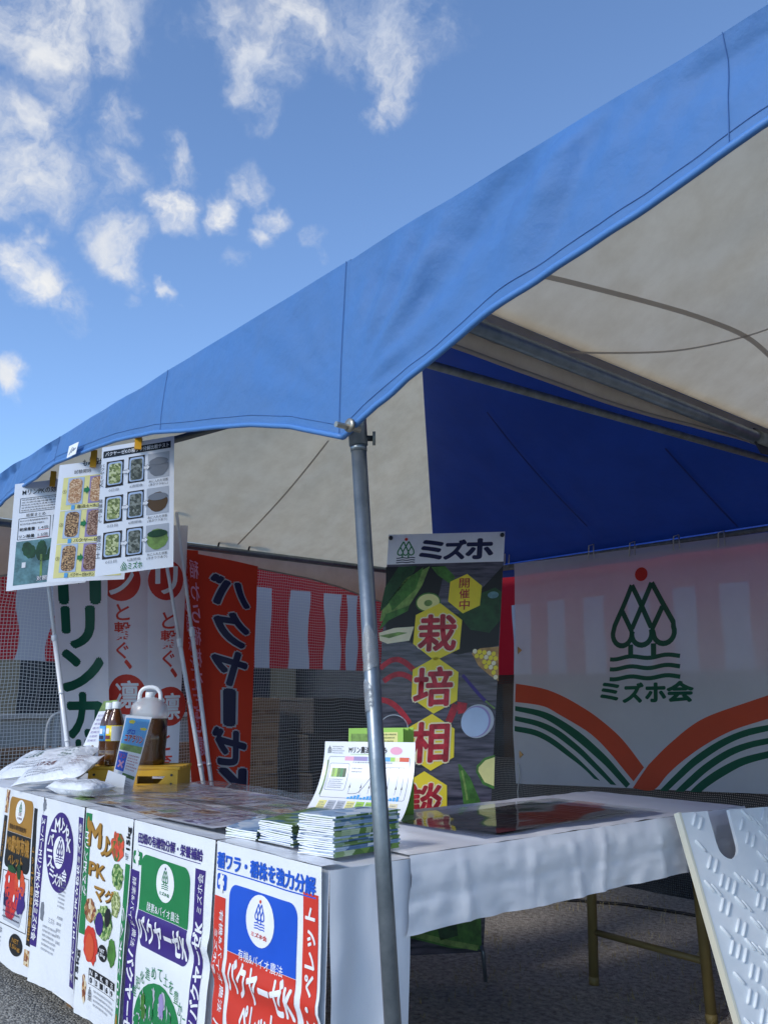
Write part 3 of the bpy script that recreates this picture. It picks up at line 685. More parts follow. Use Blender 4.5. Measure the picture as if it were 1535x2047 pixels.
# ------------------------------------------------------------------ upright banners on poles (left)
XN = -2.92
def nobori(px, x, m_, label, design, amp=.012, seed=0, group='upright advertising banners'):
    """px: TL TR BR BL"""
    S = Sheet.px(px, (x, 0, 0), (1, 0, 0), disp=lambda lx, ly: amp*(math.sin(lx*17+seed+ly*1.2)+.6*nz(lx*5, ly*2.2, seed*3)), cut=.04)
    t = thing('banner', label, 'banner', S.c[0], group)
    S.base('cloth', m_, t, 18, 44); design(S); S.STEP = .0012; S.finish(t); return t
def d_mrin(S):
    for ch, u0, v0, u1, v1 in (('M', 117, 1095, 197, 1201), ('リ', 125, 1215, 188, 1292), ('ン', 123, 1302, 205, 1378), ('カ', 134, 1388, 204, 1472), ('ル', 138, 1482, 206, 1560)):
        S.text(ch, S.box((u0, v0), (u1, v1)), 'ink_green_dk', bold=.045)
def d_rin(S, dx, dy, k, top, tail):
    def circ(u, v, r, ch):
        q, hx, hy = S.pxell((u, v), r, r*1.12, 'ink_red', 1, 'emblem'); S.text(ch, (q[0]-hx*.6, q[1]-hy*.66, q[0]+hx*.6, q[1]+hy*.66), 'ink_white', bold=.02)
    circ(dx+0, 1160+dy*0, 37*k, top)
    for ch, v0, v1, h in (('と', 1207, 1240, 13), ('繋', 1243, 1280, 16), ('ぐ', 1283, 1317, 12)):
        S.text(ch, S.box((dx+3-h*k, v0+dy), (dx+3+h*k, v1+dy)), 'ink_red', bold=.012)
    S.text('、', S.box((dx+8, 1320+dy), (dx+20, 1336+dy)), 'ink_red', bold=.03)
    circ(dx+12-tail*6, 1388+dy*1.4, 36*k, '凛')
    for ch, v0, v1, h in (('と', 1458, 1493, 13), ('育', 1500, 1535, 16)):
        S.text(ch, S.box((dx-6-h*k+8*(1-tail), v0+dy*.4), (dx-6+h*k+8*(1-tail), v1+dy*.4)), 'ink_red', bold=.012)
def mirr(S, t, u0, u1, v0, v1, m_, du=0, **k):
    n = len(t)
    for i, ch in enumerate(t):
        a = v0+(v1-v0)*i/n; c_ = v0+(v1-v0)*(i+.9)/n; off = du*(i+.5)/n; uc = (u0+u1)/2
        if ch == 'ー': S.text('l', S.box((uc-5*(u1-u0)/60+off, a), (uc+5*(u1-u0)/60+off, c_)), m_, mirror=True, **k)
        else: S.text(ch, S.box((u0+off, a), (u1+off, c_)), m_, mirror=True, **k)
nobori([(100, 1060), (212, 1060), (222, 1600), (128, 1600)], XN, 'nobori_white', 'white upright banner with big green lettering beside the leaning pole', d_mrin, seed=1)
nobori([(206, 1060), (300, 1060), (306, 1600), (216, 1600)], XN-.03, 'nobori_white', 'white upright banner with red circles, next to the green-lettered one', lambda S: d_rin(S, 243, 0, 1.0, 'ン', 0), seed=3)
nobori([(294, 1050), (378, 1050), (352, 1610), (300, 1610)], XN-.01, 'nobori_white', 'white upright banner with red circles, tucked behind the two crossing white poles', lambda S: d_rin(S, 332, 17, .97, 'リ', 1), seed=5)
nobori([(352, 1098), (398, 1100), (424, 1600), (384, 1600)], XN-.05, 'nobori_red', 'narrow red banner edge with small mirrored lettering behind the white poles',
       lambda S: mirr(S, '稲わら稲株を土に還す', 359, 376, 1112, 1500, 'ink_pink', du=34, bold=.01), seed=7)
def d_baku(S):
    mirr(S, '稲わら稲株を土に還す', 378, 398, 1118, 1560, 'ink_pink', du=16, bold=.01)
    for ch, u0, v0, u1, v1 in (('バ', 424, 1148, 496, 1216), ('ク', 430, 1222, 494, 1296), ('ヤ', 426, 1300, 490, 1372), ('l', 452, 1380, 464, 1448), ('ゼ', 428, 1455, 488, 1528), ('K', 434, 1538, 486, 1600)):
        S.text(ch, S.box((u0, v0), (u1, v1)), 'ink_navy', mirror=True, bold=.045, outline=('ink_grey_lt', .035))
nobori([(374, 1102), (517, 1132), (496, 1605), (408, 1605)], XN-.02, 'nobori_red', 'wide red banner with big mirrored navy lettering edged in white', d_baku, seed=2, amp=.008)
for (a, c_, label) in (((98, 1175), (139, 1512), 'white jointed banner pole leaning in front of the green-lettered banner'), ((333, 1125), (408, 1572), 'white jointed banner pole crossing the banner with red circles'), ((362, 1092), (424, 1574), 'white jointed banner pole leaning against the wide red banner')):
    p0 = onX(*a, XN+.06); p1 = onX(*c_, XN+.06); t_ = (p1-p0); top_ = p0-t_*.18; bot = p0+t_*((p0.z-.02)/-t_.z)
    t = thing('banner_pole', label, 'pole', bot, 'white banner poles')
    jn = p0+t_*(.30 if a[0] < 200 else .36)
    MB().tube([bot, jn], .0125, 14).build('lower_tube', 'pole_white', t, True); MB().tube([jn, top_], .0098, 14).build('upper_tube', 'pole_white', t, True)
    MB().tube([jn-t_*.02, jn-t_*.01, jn+t_*.015, jn+t_*.02], [.0125, .0165, .0165, .0125], 14).build('joint', 'pole_white', t, True)
    for q in (.62, .9): MB().tube([p0+t_*q, p0+t_*(q+.012)], .0142, 14).build('joint_ring', 'pole_white', t, True)

# ------------------------------------------------------------------ logo flag at the back
S = Sheet.px([(1027, 1127), (1546, 1062), (1546, 1588), (1031, 1566)], (0, 3.2, 0), (0, 1, 0), cut=.05,
             disp=lambda x, y: .012*nz(x*2.5, y*1.2, 3)+.016*math.sin((x+y*.25)*16)*math.exp(-x*4.5)*smoothstep(1.6, .5, y)+.006*nz(x*6, y*5))
t = thing('logo_flag', 'white flag with green tree logo and orange arcs on the back rail', 'flag', S.c[0])
def flag_base(u, v): 
    dip = -.075*smoothstep(.05, .5, u)*smoothstep(1.05, .5, u)*(1-v)*0
    return S.at(u*S.w, v*S.h+dip)
S.base('cloth', 'flag_white', t)
def zp(P_): return [z7(*p) for p in P_]
OR = [[(95, 880), (270, 915), (420, 985), (580, 1090), (700, 1200), (825, 1360), (765, 1440), (640, 1290), (520, 1170), (350, 1065), (250, 1010), (95, 985)],
      [(850, 1345), (960, 1232), (1080, 1132), (1200, 1062), (1420, 985), (1540, 945), (1540, 1080), (1350, 1140), (1200, 1215), (1060, 1310), (960, 1400), (875, 1490), (760, 1478)]]
GR = [[(95, 1008), (250, 1040), (350, 1090), (480, 1180), (620, 1310), (745, 1455), (722, 1478), (600, 1350), (460, 1225), (350, 1140), (240, 1075), (95, 1035)],
      [(95, 1065), (220, 1095), (330, 1145), (450, 1240), (560, 1350), (665, 1462), (630, 1458), (540, 1370), (430, 1265), (310, 1175), (210, 1125), (95, 1092)],
      [(95, 1122), (200, 1145), (300, 1195), (400, 1270), (500, 1365), (570, 1438), (535, 1425), (480, 1370), (380, 1290), (280, 1220), (190, 1175), (95, 1152)],
      [(912, 1492), (1000, 1405), (1100, 1310), (1250, 1210), (1400, 1145), (1540, 1115), (1540, 1150), (1400, 1185), (1280, 1240), (1130, 1340), (1040, 1420), (955, 1498)],
      [(1000, 1498), (1060, 1440), (1160, 1350), (1300, 1260), (1420, 1215), (1540, 1190), (1540, 1225), (1430, 1250), (1320, 1295), (1190, 1380), (1100, 1460), (1050, 1500)],
      [(1085, 1500), (1150, 1440), (1250, 1370), (1380, 1305), (1540, 1265), (1540, 1305), (1400, 1345), (1280, 1410), (1190, 1470), (1150, 1502)]]
def smooth_arc(P_): h = 6 if len(P_) > 11 else len(P_)//2; return zp(curve(P_[:h], 5)+curve(P_[h:], 5))
for P_ in OR: S.pxpoly(smooth_arc(P_), 'flag_orange', 1, 'arc')
for P_ in GR: S.pxpoly(smooth_arc(P_), 'flag_green', 1, 'arc')
lc = S.loc(*z7(818, 560)); lk = abs(S.loc(*z7(1016, 560))[0]-S.loc(*z7(620, 560))[0])/2
logo(S, lc, lk*1.0, 'flag_green', 'flag_red', 'flag_green', 2, kx=1.0)
for ch, x0, y0, x1, y1 in (('ミ', 580, 880, 680, 972), ('ズ', 708, 880, 818, 985), ('ホ', 835, 880, 945, 980), ('会', 957, 870, 1100, 980)):
    S.text(ch, S.box(z7(x0, y0), z7(x1, y1)), 'flag_green', bold=.045)
S.STEP = .0016; S.finish(t)
for (u, v) in ((1029, 1300), (1032, 1508)):
    p = onY(u+6, v, 3.18); MB().prism([(-.0, -.025), (.035, 0), (0, .025)], p, Vector((1, 0, 0)), Vector((0, 0, 1)), Vector((0, -1, 0)), .003).build('corner_patch', 'ink_tan', t)
for (u, v, w_) in ((1012, 1115, 20), (1180, 1100, 14), (1262, 1095, 12), (1350, 1082, 12), (1440, 1075, 14)):
    p = onY(u, v, 3.19); MB().tube([p+Vector((-.02, 0, -.05)), p+Vector((-.012, 0, .03)), p+Vector((.01, .02, .04)), p+Vector((.02, 0, -.045))], .004, 6).build('tie_cord', 'rope', t, True)
p = onY(1035, 1525, 3.17)
MB().tube([p+Vector((.01*math.sin(i*1.1), 0, -.045*i)) for i in range(9)], .004, 6).build('hanging_cord', 'rope', t, True)

# ------------------------------------------------------------------ consultation banner with vegetables
RB = onZ(970, 1962, 0); pn = Vector((fwd.x, fwd.y, 0))
S = Sheet.px([(777, 1069), (1009, 1063), (966, 1903), (724, 1915)], RB, pn, cut=0)
t = thing('vegetable_banner', 'tall printed banner with yellow hexagons and vegetables behind the side table', 'banner', RB)
S.base('sheet', 'wood_dark', t, 1, 1, thick=.002)
def pp(P_, m_, layer=1, part='picture'): S.pxpoly([z6(*p) for p in P_], m_, layer, part)
def pe(c, rx, ry, m_, layer=1, rot=0, part='picture', wob=0): S.pxell(z6(*c), rx/3.2, ry/3.2, m_, layer, part, rot=rot, wob=wob)
S.rect((0, S.loc(*z6(100, 285))[1], S.w, S.h), 'ink_white', 3, 'header')
S.pxpoly([z6(*p) for p in ((100, 300), (480, 290), (420, 560), (560, 600), (850, 290), (845, 330), (820, 800), (700, 830), (560, 860), (100, 740))], 'ink_black', 1, 'picture')
pp([(95, 430), (180, 300), (300, 290), (230, 420), (60, 590)], 'ink_leaf_dk', 2); pp([(80, 560), (230, 370), (380, 295), (330, 420), (240, 560), (60, 650)], 'ink_leaf_lt', 2)
pp([(120, 520), (260, 360), (340, 300), (290, 440), (140, 580)], 'ink_leaf', 3); pp([(60, 690), (100, 600), (250, 545), (240, 580), (120, 640), (62, 700)], 'ink_leaf', 3)
pp([(55, 720), (150, 690), (280, 680), (250, 770), (110, 790), (60, 770)], 'ink_cream', 2); pp([(55, 740), (180, 715), (240, 720), (120, 755)], 'ink_leaf_lt', 3)
pp([(390, 300), (480, 295), (540, 360), (530, 400), (500, 400), (430, 350)], 'ink_leaf', 2)
pe((370, 525), 80, 62, 'ink_leaf', 2); pe((370, 525), 72, 54, 'ink_yellow_pale', 3); pe((370, 530), 26, 20, 'ink_leaf_lt', 4)
pp([(560, 600), (700, 470), (800, 430), (840, 460), (830, 640), (760, 720), (640, 700)], 'ink_leaf_dk', 2); pe((785, 478), 35, 22, 'ink_teal', 3)
for a, k in (((170, 960), 1), ((190, 1040), .8)):
    S.pxstroke([z6(a[0]-105+i*16, a[1]-70*math.sin(min(3.14, (i+.8)*.22))*k) for i in range(16)], .022, 'ink_crimson', 2, 'picture')
S.pxstroke([z6(70+i*14, 1150+.9*i*i) for i in range(14)], .022, 'ink_crimson', 2, 'picture'); S.pxstroke([z6(500+i*6, 1290-14*i) for i in range(9)], .03, 'ink_crimson', 2, 'picture')
pp([(555, 1160), (620, 1170), (610, 1230), (560, 1240)], 'ink_crimson', 2)
S.pxstroke([z6(150+90*math.cos(R(a)), 1330+85*math.sin(R(a))) for a in range(180, 365, 12)], .004, 'ink_grey_lt', 2, 'picture')
pp([(648, 850), (700, 820), (820, 808), (820, 1030), (760, 990), (690, 930)], 'ink_tan', 2)
for i in range(6):
    for j in range(6):
        x = 668+i*30+(j % 2)*12; y = 838+j*30+i*4
        if x < 812 and y < 838+(x-640)*1.05: pe((x, y), 14, 15, 'ink_yellow' if (i+j) % 3 else 'ink_cream', 3)
S.pxstroke([z6(590, 990), z6(640, 1050), z6(700, 1120), z6(735, 1155)], .013, 'ink_purple', 2, 'picture'); S.pxstroke([z6(735, 1155), z6(765, 1180), z6(795, 1205)], .006, 'ink_leaf_lt', 2, 'picture')
pe((685, 1285), 105, 108, 'ink_grey_lt', 2); pe((675, 1287), 94, 100, 'ink_lilac', 3); pe((668, 1290), 88, 94, 'ink_blue_pale', 4)
pp([(560, 1560), (575, 1560), (640, 1650), (700, 1790), (715, 1850), (600, 1850), (590, 1760)], 'ink_leaf', 2); S.pxstroke([z6(585, 1600), z6(605, 1700), z6(620, 1790)], .008, 'ink_leaf_lt', 3, 'picture')
pp([(795, 1500), (730, 1520), (680, 1570), (675, 1610), (720, 1690), (790, 1720)], 'ink_leaf', 2); pp([(795, 1515), (735, 1535), (692, 1580), (690, 1605), (730, 1675), (790, 1700)], 'ink_yellow_pale', 3)
S.pxpoly([(790, 1850), (880, 1830), (960, 1770), (962, 1898), (900, 1895), (800, 1870)], 'ink_leaf', 2, 'picture'); S.pxstroke([(800, 1860), (900, 1885), (955, 1895)], .02, 'ink_leaf_lt', 3, 'picture')
S.pxpoly([(860, 1800), (905, 1785), (915, 1870), (880, 1880)], 'ink_leaf_dk', 3, 'picture')
HX = [((605, 470), 120, -.12), ((430, 715), 175, -.1), ((413, 1055), 172, -.05), ((390, 1420), 172, -.03), ((345, 1785), 170, .0)]
for (c_, r, ro) in HX: S.pxpoly([z6(c_[0]+r*math.cos(R(30+60*i)+ro)*.98, c_[1]-r*math.sin(R(30+60*i)+ro)*1.06) for i in range(6)], 'ink_yellow', 5, 'hexagon')
for ch, x0, y0, x1, y1 in (('栽', 320, 612, 538, 828), ('培', 290, 948, 514, 1180), ('相', 270, 1300, 490, 1540), ('談', 240, 1690, 450, 1900)):
    S.text(ch, S.box(z6(x0, y0), z6(x1, y1)), 'ink_crimson', 6, bold=.03, outline=('ink_cream', .035))
for ch, y0, y1 in (('開', 373, 432), ('催', 440, 500), ('中', 508, 572)): S.text(ch, S.box(z6(570, y0), z6(632, y1)), 'ink_crimson', 6, bold=.012)
lc = S.loc(*z6(228, 200)); lk = abs(S.loc(*z6(287, 200))[0]-S.loc(*z6(170, 200))[0])/2; logo(S, lc, lk, 'ink_green', 'ink_red', 'ink_navy', 4)
for ch, x0, y0, x1, y1 in (('ミ', 325, 135, 455, 245), ('ズ', 478, 132, 605, 245), ('ホ', 620, 125, 775, 240)): S.text(ch, S.box(z6(x0, y0), z6(x1, y1)), 'ink_navy', 4, bold=.05)
S.finish(t)
for (u, v) in ((781, 1076), (1003, 1070)):
    p = onP(u, v, RB, pn)-pn*.008; MB().lathe([(.004, -.004), (.009, -.004), (.009, .004), (.004, .004)], p, 14, Matrix.Rotation(YAW, 3, 'Z') @ axy).build('eyelet', 'dark_steel', t, True)
pbk = pn*.03
MB().tube([onP(962, 1890, RB, pn), onP(965, 1905, RB, pn)-pbk*.2, RB], .008, 10).build('stand_leg', 'galv', t, True)
MB().tube([onP(890, 1500, RB, pn)+pbk, onP(1004, 1071, RB, pn)+pbk], .005, 8).build('stand_arm', 'dark_steel', t, True); MB().tube([onP(890, 1500, RB, pn)+pbk, onP(780, 1077, RB, pn)+pbk], .005, 8).build('stand_arm', 'dark_steel', t, True)
MB().tube([onP(890, 1500, RB, pn)+pbk, onP(960, 1893, RB, pn)+pbk*.3], .005, 8).build('stand_arm', 'dark_steel', t, True); MB().tube([onP(890, 1500, RB, pn)+pbk, onP(728, 1910, RB, pn)+pbk*.3, Vector(onP(720, 1962, RB, pn)).xy.to_3d()], .006, 8).build('stand_leg', 'galv', t, True)
rb_ = RB+Vector((fwd.x, fwd.y, 0))*.5+Vector((-.2, -.2, 0)); MB().tube([onP(890, 1500, RB, pn)+pbk, Vector((rb_.x, rb_.y, 0.006))], .006, 8).build('stand_leg', 'galv', t, True)

# ------------------------------------------------------------------ counter, side table
TZ = .70; CX0 = -2.82; CD = .76
def cloth_noise(x, y): return .0016*nz(x*7, y*7, 2)
t = thing('front_counter', 'long white-covered counter hung with printed fertilizer bags', 'table', (-1.4, CD/2, 0))
MB().quad_grid(lambda u, v: (CX0+(0-CX0)*u, .012+(CD-.012)*v, TZ-.006+cloth_noise(CX0*(1-u), v*CD)), 90, 24).build('tablecloth', 'cloth_white', t, True)
MB().quad_grid(lambda u, v: (CX0*(1-u), .012-.008*math.sin(v*1.5), TZ-.006-v*.62+.0), 60, 12).build('front_drape', 'cloth_white', t, True)
def enddrape(u, v):
    y = .012+u*(.25-.03*v)+.0; return (.0+.015*v+.012*math.sin(u*9+1)*v+.006*nz(u*4, v*4), y-.02*v*(1-u)*0, TZ-.006-v*.66)
MB().quad_grid(enddrape, 20, 30).build('end_drape', 'cloth_white', t, True)
MB().box(((CX0)/2, CD/2+.02, TZ-.03), (-CX0-.05, CD-.08, .035)).build('tabletop', 'table_wood', t)
for lx, ly in ((CX0+.2, .1), (CX0+.2, CD-.1), (-1.62, .1), (-1.62, CD-.1), (-1.1, .1), (-1.1, CD-.1), (-.2, .08), (-.8, CD-.1)):
    if 1: MB().box((lx, ly, (TZ-.05)/2), (.045, .03, TZ-.05)).build('leg', 'table_wood', t)
t = thing('side_table', 'white-covered folding table with brass-coloured legs beside the tall banner', 'table', (-.32, .95, 0))
SX0, SY0, SY1 = -.655, .25, 1.86
def stop(u, v):
    x = SX0*(1-u); y = SY0+(SY1-SY0)*v; return (x, y, TZ+.0015+.0022*nz(x*9, y*6, 5)+.0025*nz(x*3, y*14, 7))
MB().quad_grid(stop, 26, 64).build('tablecloth', 'cloth_white', t, True)
def sdrape(u, v):
    y = SY0-.02*v+(SY1-SY0+.02)*u; dr = .175+.006*nz(y*3, 1); w = v*dr
    cr = sum(.007*math.exp(-abs(y-yi-.02*v*sg)/.012) for yi, sg in ((.42, 1), (.70, -1), (.86, 2), (1.02, -1), (1.30, 1), (1.48, -2), (1.62, 2)))-.004*math.exp(-((v-.55)/.06)**2)
    x = cr*min(1, v*4)+.004+.014*math.sin(min(1, v*3)*1.57)+v*(.010*nz(y*5, 2, 1)+.008*nz(y*13, v*2, 4))+.004*nz(y*20, v*9)
    return (x, y, TZ+.0015-w)
MB().quad_grid(sdrape, 110, 16).build('side_drape', 'cloth_white', t, True)
MB().quad_grid(lambda u, v: (SX0-.004-.01*v+.004*nz(u*5, v), SY0+(SY1-SY0)*u, TZ-v*.17), 40, 8).build('side_drape', 'cloth_white', t, True)
MB().quad_grid(lambda u, v: (SX0*(1-u), SY1+.006+.012*v+.008*nz(u*6, v*3)*v, TZ-v*.17), 24, 8).build('end_drape', 'cloth_white', t, True)
MB().box((SX0/2, (SY0+SY1)/2, TZ-.022), (-SX0-.03, SY1-SY0-.03, .03)).build('tabletop', 'table_wood', t)
LN = onZ(1422, 2045, 0); LFv = onZ(1187, 1968, 0)
for p in (LN, LFv):
    MB().tube([(p.x, p.y, 0.02), (p.x+(-.02 if p is LN else .02), p.y-.01, TZ-.04)], .019, 16).build('leg', 'table_leg', t, True)
    MB().tube([(p.x, p.y, 0), (p.x, p.y, .03)], .020, 14).build('foot', 'table_leg', t, True)
MB().tube([(LN.x, LN.y, .19), (LFv.x, LFv.y, .19)], .012, 12).build('crossbar', 'table_leg', t, True)
for x in (SX0+.1, -.10): MB().tube([(x, SY0-.1, 0), (x, SY0+.04, TZ-.04)], .0145, 14).build('leg', 'table_leg', t, True)

# ------------------------------------------------------------------ fertilizer bags over the counter edge
def strip(S, pts, w, m_, layer=1, part='strip'): S.pxstroke(pts, w, m_, layer, part)
def bag(x0, x1, zb, label, design, seed, fold=None):
    zt = TZ+.004
    def bend(lx, ly):
        d = .006*nz(lx*4, ly*3, seed)+.003*nz(lx*11, ly*9, seed)+.012*(1-ly/(zt-zb))*math.sin(lx*8+seed)
        if fold: d += .008*math.exp(-((ly+zb-fold-.012*lx)/.022)**2)-.007*math.exp(-((ly+zb-fold+.04)/.04)**2)
        return d+.004
    S = Sheet((x0, -.006, zb), (x1, -.006, zb), (x1, -.006, zt), (x0, -.006, zt), disp=bend, cut=.016)
    t = thing('fertilizer_bag', label, 'bag', (x0, 0, zb), 'empty printed bags hung over the counter edge')
    nx = 24
    MB().quad_grid(lambda u, v: S.at(u*S.w, (v if v > 0 else .022*nz(u*2.3, seed)+.006*nz(u*9, seed)-.008)*S.h), round(S.w/S.cut), round(S.h/S.cut)).build('sheet', 'bag_white', t, True)
    MB().quad_grid(lambda u, v: (x0+(x1-x0)*u, S.at(u*S.w, S.h).y*(1-smoothstep(0, .25, v))+v*.055, zt+.0015-.0*v+.001*nz(u*5, v*3, seed)), nx, 6).build('top_flap', 'bag_white', t, True)
    design(S); S.STEP = .0011; S.finish(t); return S
def bx(S, z, a, c_): return S.box(z(*a), z(*c_))
def bl(S, z, x0, x1, ya, yb, xr_y):
    '''box whose height is read at its left side; xr_y is a row to read the right side on'''
    a = S.loc(*z(x0, ya)); c_ = S.loc(*z(x0, yb)); e = S.loc(*z(x1, xr_y)); return (a[0], c_[1], e[0], a[1])
def oval_logo(S, z, c_, rx, ry, tree, dot, wave, txt, layer=2):
    q, hx, hy = S.pxell(z(*c_), rx, ry, 'ink_white', layer, 'emblem')
    logo(S, (q[0], q[1]+hy*.20), min(hx*.60, hy*.40), tree, dot, wave, layer+1)
    S.text('ミズホ会', (q[0]-hx*.56, q[1]-hy*.66, q[0]+hx*.56, q[1]-hy*.47), txt, layer+1, bold=.02)
def vtext(S, t_, b_, m_, rot, layer=2, bold=.02): S.text(t_, b_, m_, layer, rot=rot, bold=bold)
def d_bag5(S):
    z = z4; W_ = S.w
    S.text('稲ワラ・稲株を強力分解', bl(S, z, 685, 1325, 330, 432, 500), 'ink_blue_text', bold=.04)
    a = S.loc(*z(680, 445)); S.rect((a[0], a[1]-.002, S.loc(*z(1325, 580))[0], a[1]+.001), 'ink_blue_text')
    b_ = bx(S, z, (683, 468), (742, 592)); S.rect(b_, 'ink_blue', 1, 'emblem', r=.008); S.ell(((b_[0]+b_[2])/2, (b_[1]+b_[3])/2), .012, .018, 'ink_white', 2, 'emblem', wob=.9); S.ell(((b_[0]+b_[2])/2+.006, (b_[1]+b_[3])/2-.014), .006, .012, 'ink_white', 3, 'emblem', wob=.8)
    y0 = S.loc(*z(665, 612))[1]
    l0, l1 = S.loc(*z(662, 700))[0], S.loc(*z(737, 700))[0]; r0, r1 = S.loc(*z(1241, 800))[0], S.loc(*z(1336, 800))[0]; yr = S.loc(*z(1241, 592))[1]
    S.rect((l0, .02, l1, y0), 'ink_red', 1, 'strip'); S.rect((r0, .02, r1, yr), 'ink_red', 1, 'strip'); w_ = l1-l0
    vtext(S, '有機&バイオ農法', (l0+w_*.52, y0-.27, l0+w_*.88, y0-.03), 'ink_white', -1, bold=.005); vtext(S, 'ミズホ会', (l0+w_*.12, y0-.19, l0+w_*.42, y0-.08), 'ink_white', -1, bold=.01)
    vtext(S, 'バクヤーゼK', (l0+w_*.16, .03, l0+w_*.86, y0-.29), 'ink_white', -1, bold=.03)
    vtext(S, 'バクヤーゼK・ペレット', (r0+(r1-r0)*.14, .06, r0+(r1-r0)*.84, yr-.03), 'ink_white', 1, bold=.03)
    b0 = S.loc(*z(768, 538)); b1 = S.loc(*z(1196, 1166)); S.poly(rrect(b0[0], b1[1], b1[0], b0[1], (0, 0, .03, .03)), 'ink_blue', 1, 'panel')
    oval_logo(S, z, (970, 785), 95/3.266, 172/3.266, 'ink_blue', 'ink_red', 'ink_blue', 'ink_red')
    S.text('有機&バイオ農法', bl(S, z, 828, 1118, 960, 1030, 1080), 'ink_white', bold=.0)
    b2 = S.loc(*z(1196, 1460)); bot = b1[1]-.19
    S.poly(rrect(b0[0], bot, b1[0], b1[1]-.001, (.04, .04, 0, 0)), 'ink_red', 1, 'panel')
    S.text('バクヤーゼK', (b0[0]+.008, b1[1]-.092, b1[0]-.006, b1[1]-.012), 'ink_white', bold=.035)
    S.text('ペレット', (b0[0]+.07, bot+.02, b1[0]-.08, bot+.088), 'ink_white', bold=.04)
    S.text('浮きワラ・ガス害軽減', (b0[0]+.01, bot-.055, b1[0]-.01, bot-.015), 'ink_blue_text', bold=.035); S.text('稲ワラ分解に必要な微生物', (b0[0]+.0, bot-.085, b1[0]-.01, bot-.065), 'ink_blue_text', bold=.0)
def d_bag4(S):
    z = z4
    S.text('田畑の有機物分解・栄養補給', bl(S, z, 165, 588, 206, 275, 350), 'ink_purple', bold=.025)
    a = S.loc(*z(162, 287)); c_ = S.loc(*z(576, 405)); S.rect((a[0], a[1]-.002, c_[0], a[1]), 'ink_purple')
    b_ = bx(S, z, (130, 322), (183, 425)); S.rect(b_, 'ink_green', 1, 'emblem', r=.008); S.ell(((b_[0]+b_[2])/2, (b_[1]+b_[3])/2), .014, .02, 'ink_white', 2, 'emblem', wob=.9)
    yl = S.loc(*z(115, 445))[1]; l0, l1 = S.loc(*z(105, 560))[0], S.loc(*z(162, 560))[0]; r0, r1 = S.loc(*z(538, 560))[0], S.loc(*z(603, 560))[0]; yr = S.loc(*z(545, 440))[1]
    S.rect((l0, .015, l1, yl), 'ink_purple', 1, 'strip'); S.rect((r0, .015, r1, yr), 'ink_purple', 1, 'strip'); w_ = l1-l0
    vtext(S, '酵素&バイオ農法', (l0+w_*.25, yl-.215, l0+w_*.75, yl-.02), 'ink_white', -1, bold=.0); vtext(S, 'バクヤーゼK', (l0+w_*.14, .03, l0+w_*.88, yl-.225), 'ink_white', -1, bold=.035)
    vtext(S, 'ミズホ会', (r0+w_*.3, yr-.11, r0+w_*.8, yr-.01), 'ink_white', 1, bold=.0); vtext(S, 'バクヤーゼK', (r0+w_*.14, yr-.36, r0+w_*.95, yr-.13), 'ink_white', 1, bold=.035); vtext(S, '農法バイオ&バクヤーゼ', (r0+w_*.2, .03, r0+w_*.85, yr-.37), 'ink_white', 1, bold=.02)
    b0 = S.loc(*z(186, 345)); yb = S.loc(*z(168, 708))[1]; xr = S.loc(*z(500, 640))[0]
    S.poly(rrect(b0[0], yb, xr, b0[1], (0, 0, .035, .03)), 'ink_green', 1, 'panel')
    oval_logo(S, z, (340, 540), 60/3.266, 128/3.266, 'ink_green', 'ink_navy', 'ink_green', 'ink_green')
    S.text('酵素&バイオ農法', bl(S, z, 222, 432, 658, 718, 750), 'ink_white', bold=.0)
    S.poly(rrect(b0[0], yb-.098, xr, yb-.001, (.025, .035, 0, 0)), 'ink_purple', 1, 'panel'); S.text('バクヤーゼK', (b0[0]+.006, yb-.082, xr-.006, yb-.012), 'ink_white', bold=.035)
    ec = S.loc(*z(290, 1370)); rx, ry = (xr-b0[0])*.52, .13
    ec = ((b0[0]+xr)/2-.0, yb-.098-.075-ry)
    S.ell(ec, rx, ry, 'ink_green', 1, 'panel')
    for i, ch in enumerate('堆肥化進めて土を豊かに'):
        an = R(150-120*i/10); q = (ec[0]+(rx+.026)*math.cos(an), ec[1]+(ry+.026)*math.sin(an)); S.text(ch, (q[0]-.014, q[1]-.016, q[0]+.014, q[1]+.016), 'ink_green', bold=.0)
    rnd = random.Random(4)
    for (dx, dy, a, c_) in ((-.14, .0, .016, .024), (-.10, .05, .018, .034), (-.045, .07, .013, .04), (.02, .08, .02, .036), (.075, .055, .014, .032), (.125, .01, .01, .05), (-.09, -.03, .022, .026), (-.03, -.02, .02, .04), (.04, -.02, .022, .034), (.085, -.05, .016, .026), (-.02, -.085, .024, .024), (.05, -.09, .02, .02)):
        q = (ec[0]+dx, ec[1]+dy); S.ell(q, a, c_, 'ink_grey_lt', 2, 'picture', wob=.8, rot=rnd.uniform(-.4, .4)); S.ell((q[0], q[1]-.002), a*.8, c_*.86, rnd.choice(['ink_green', 'ink_leaf', 'ink_lilac']), 3, 'picture', wob=.8)
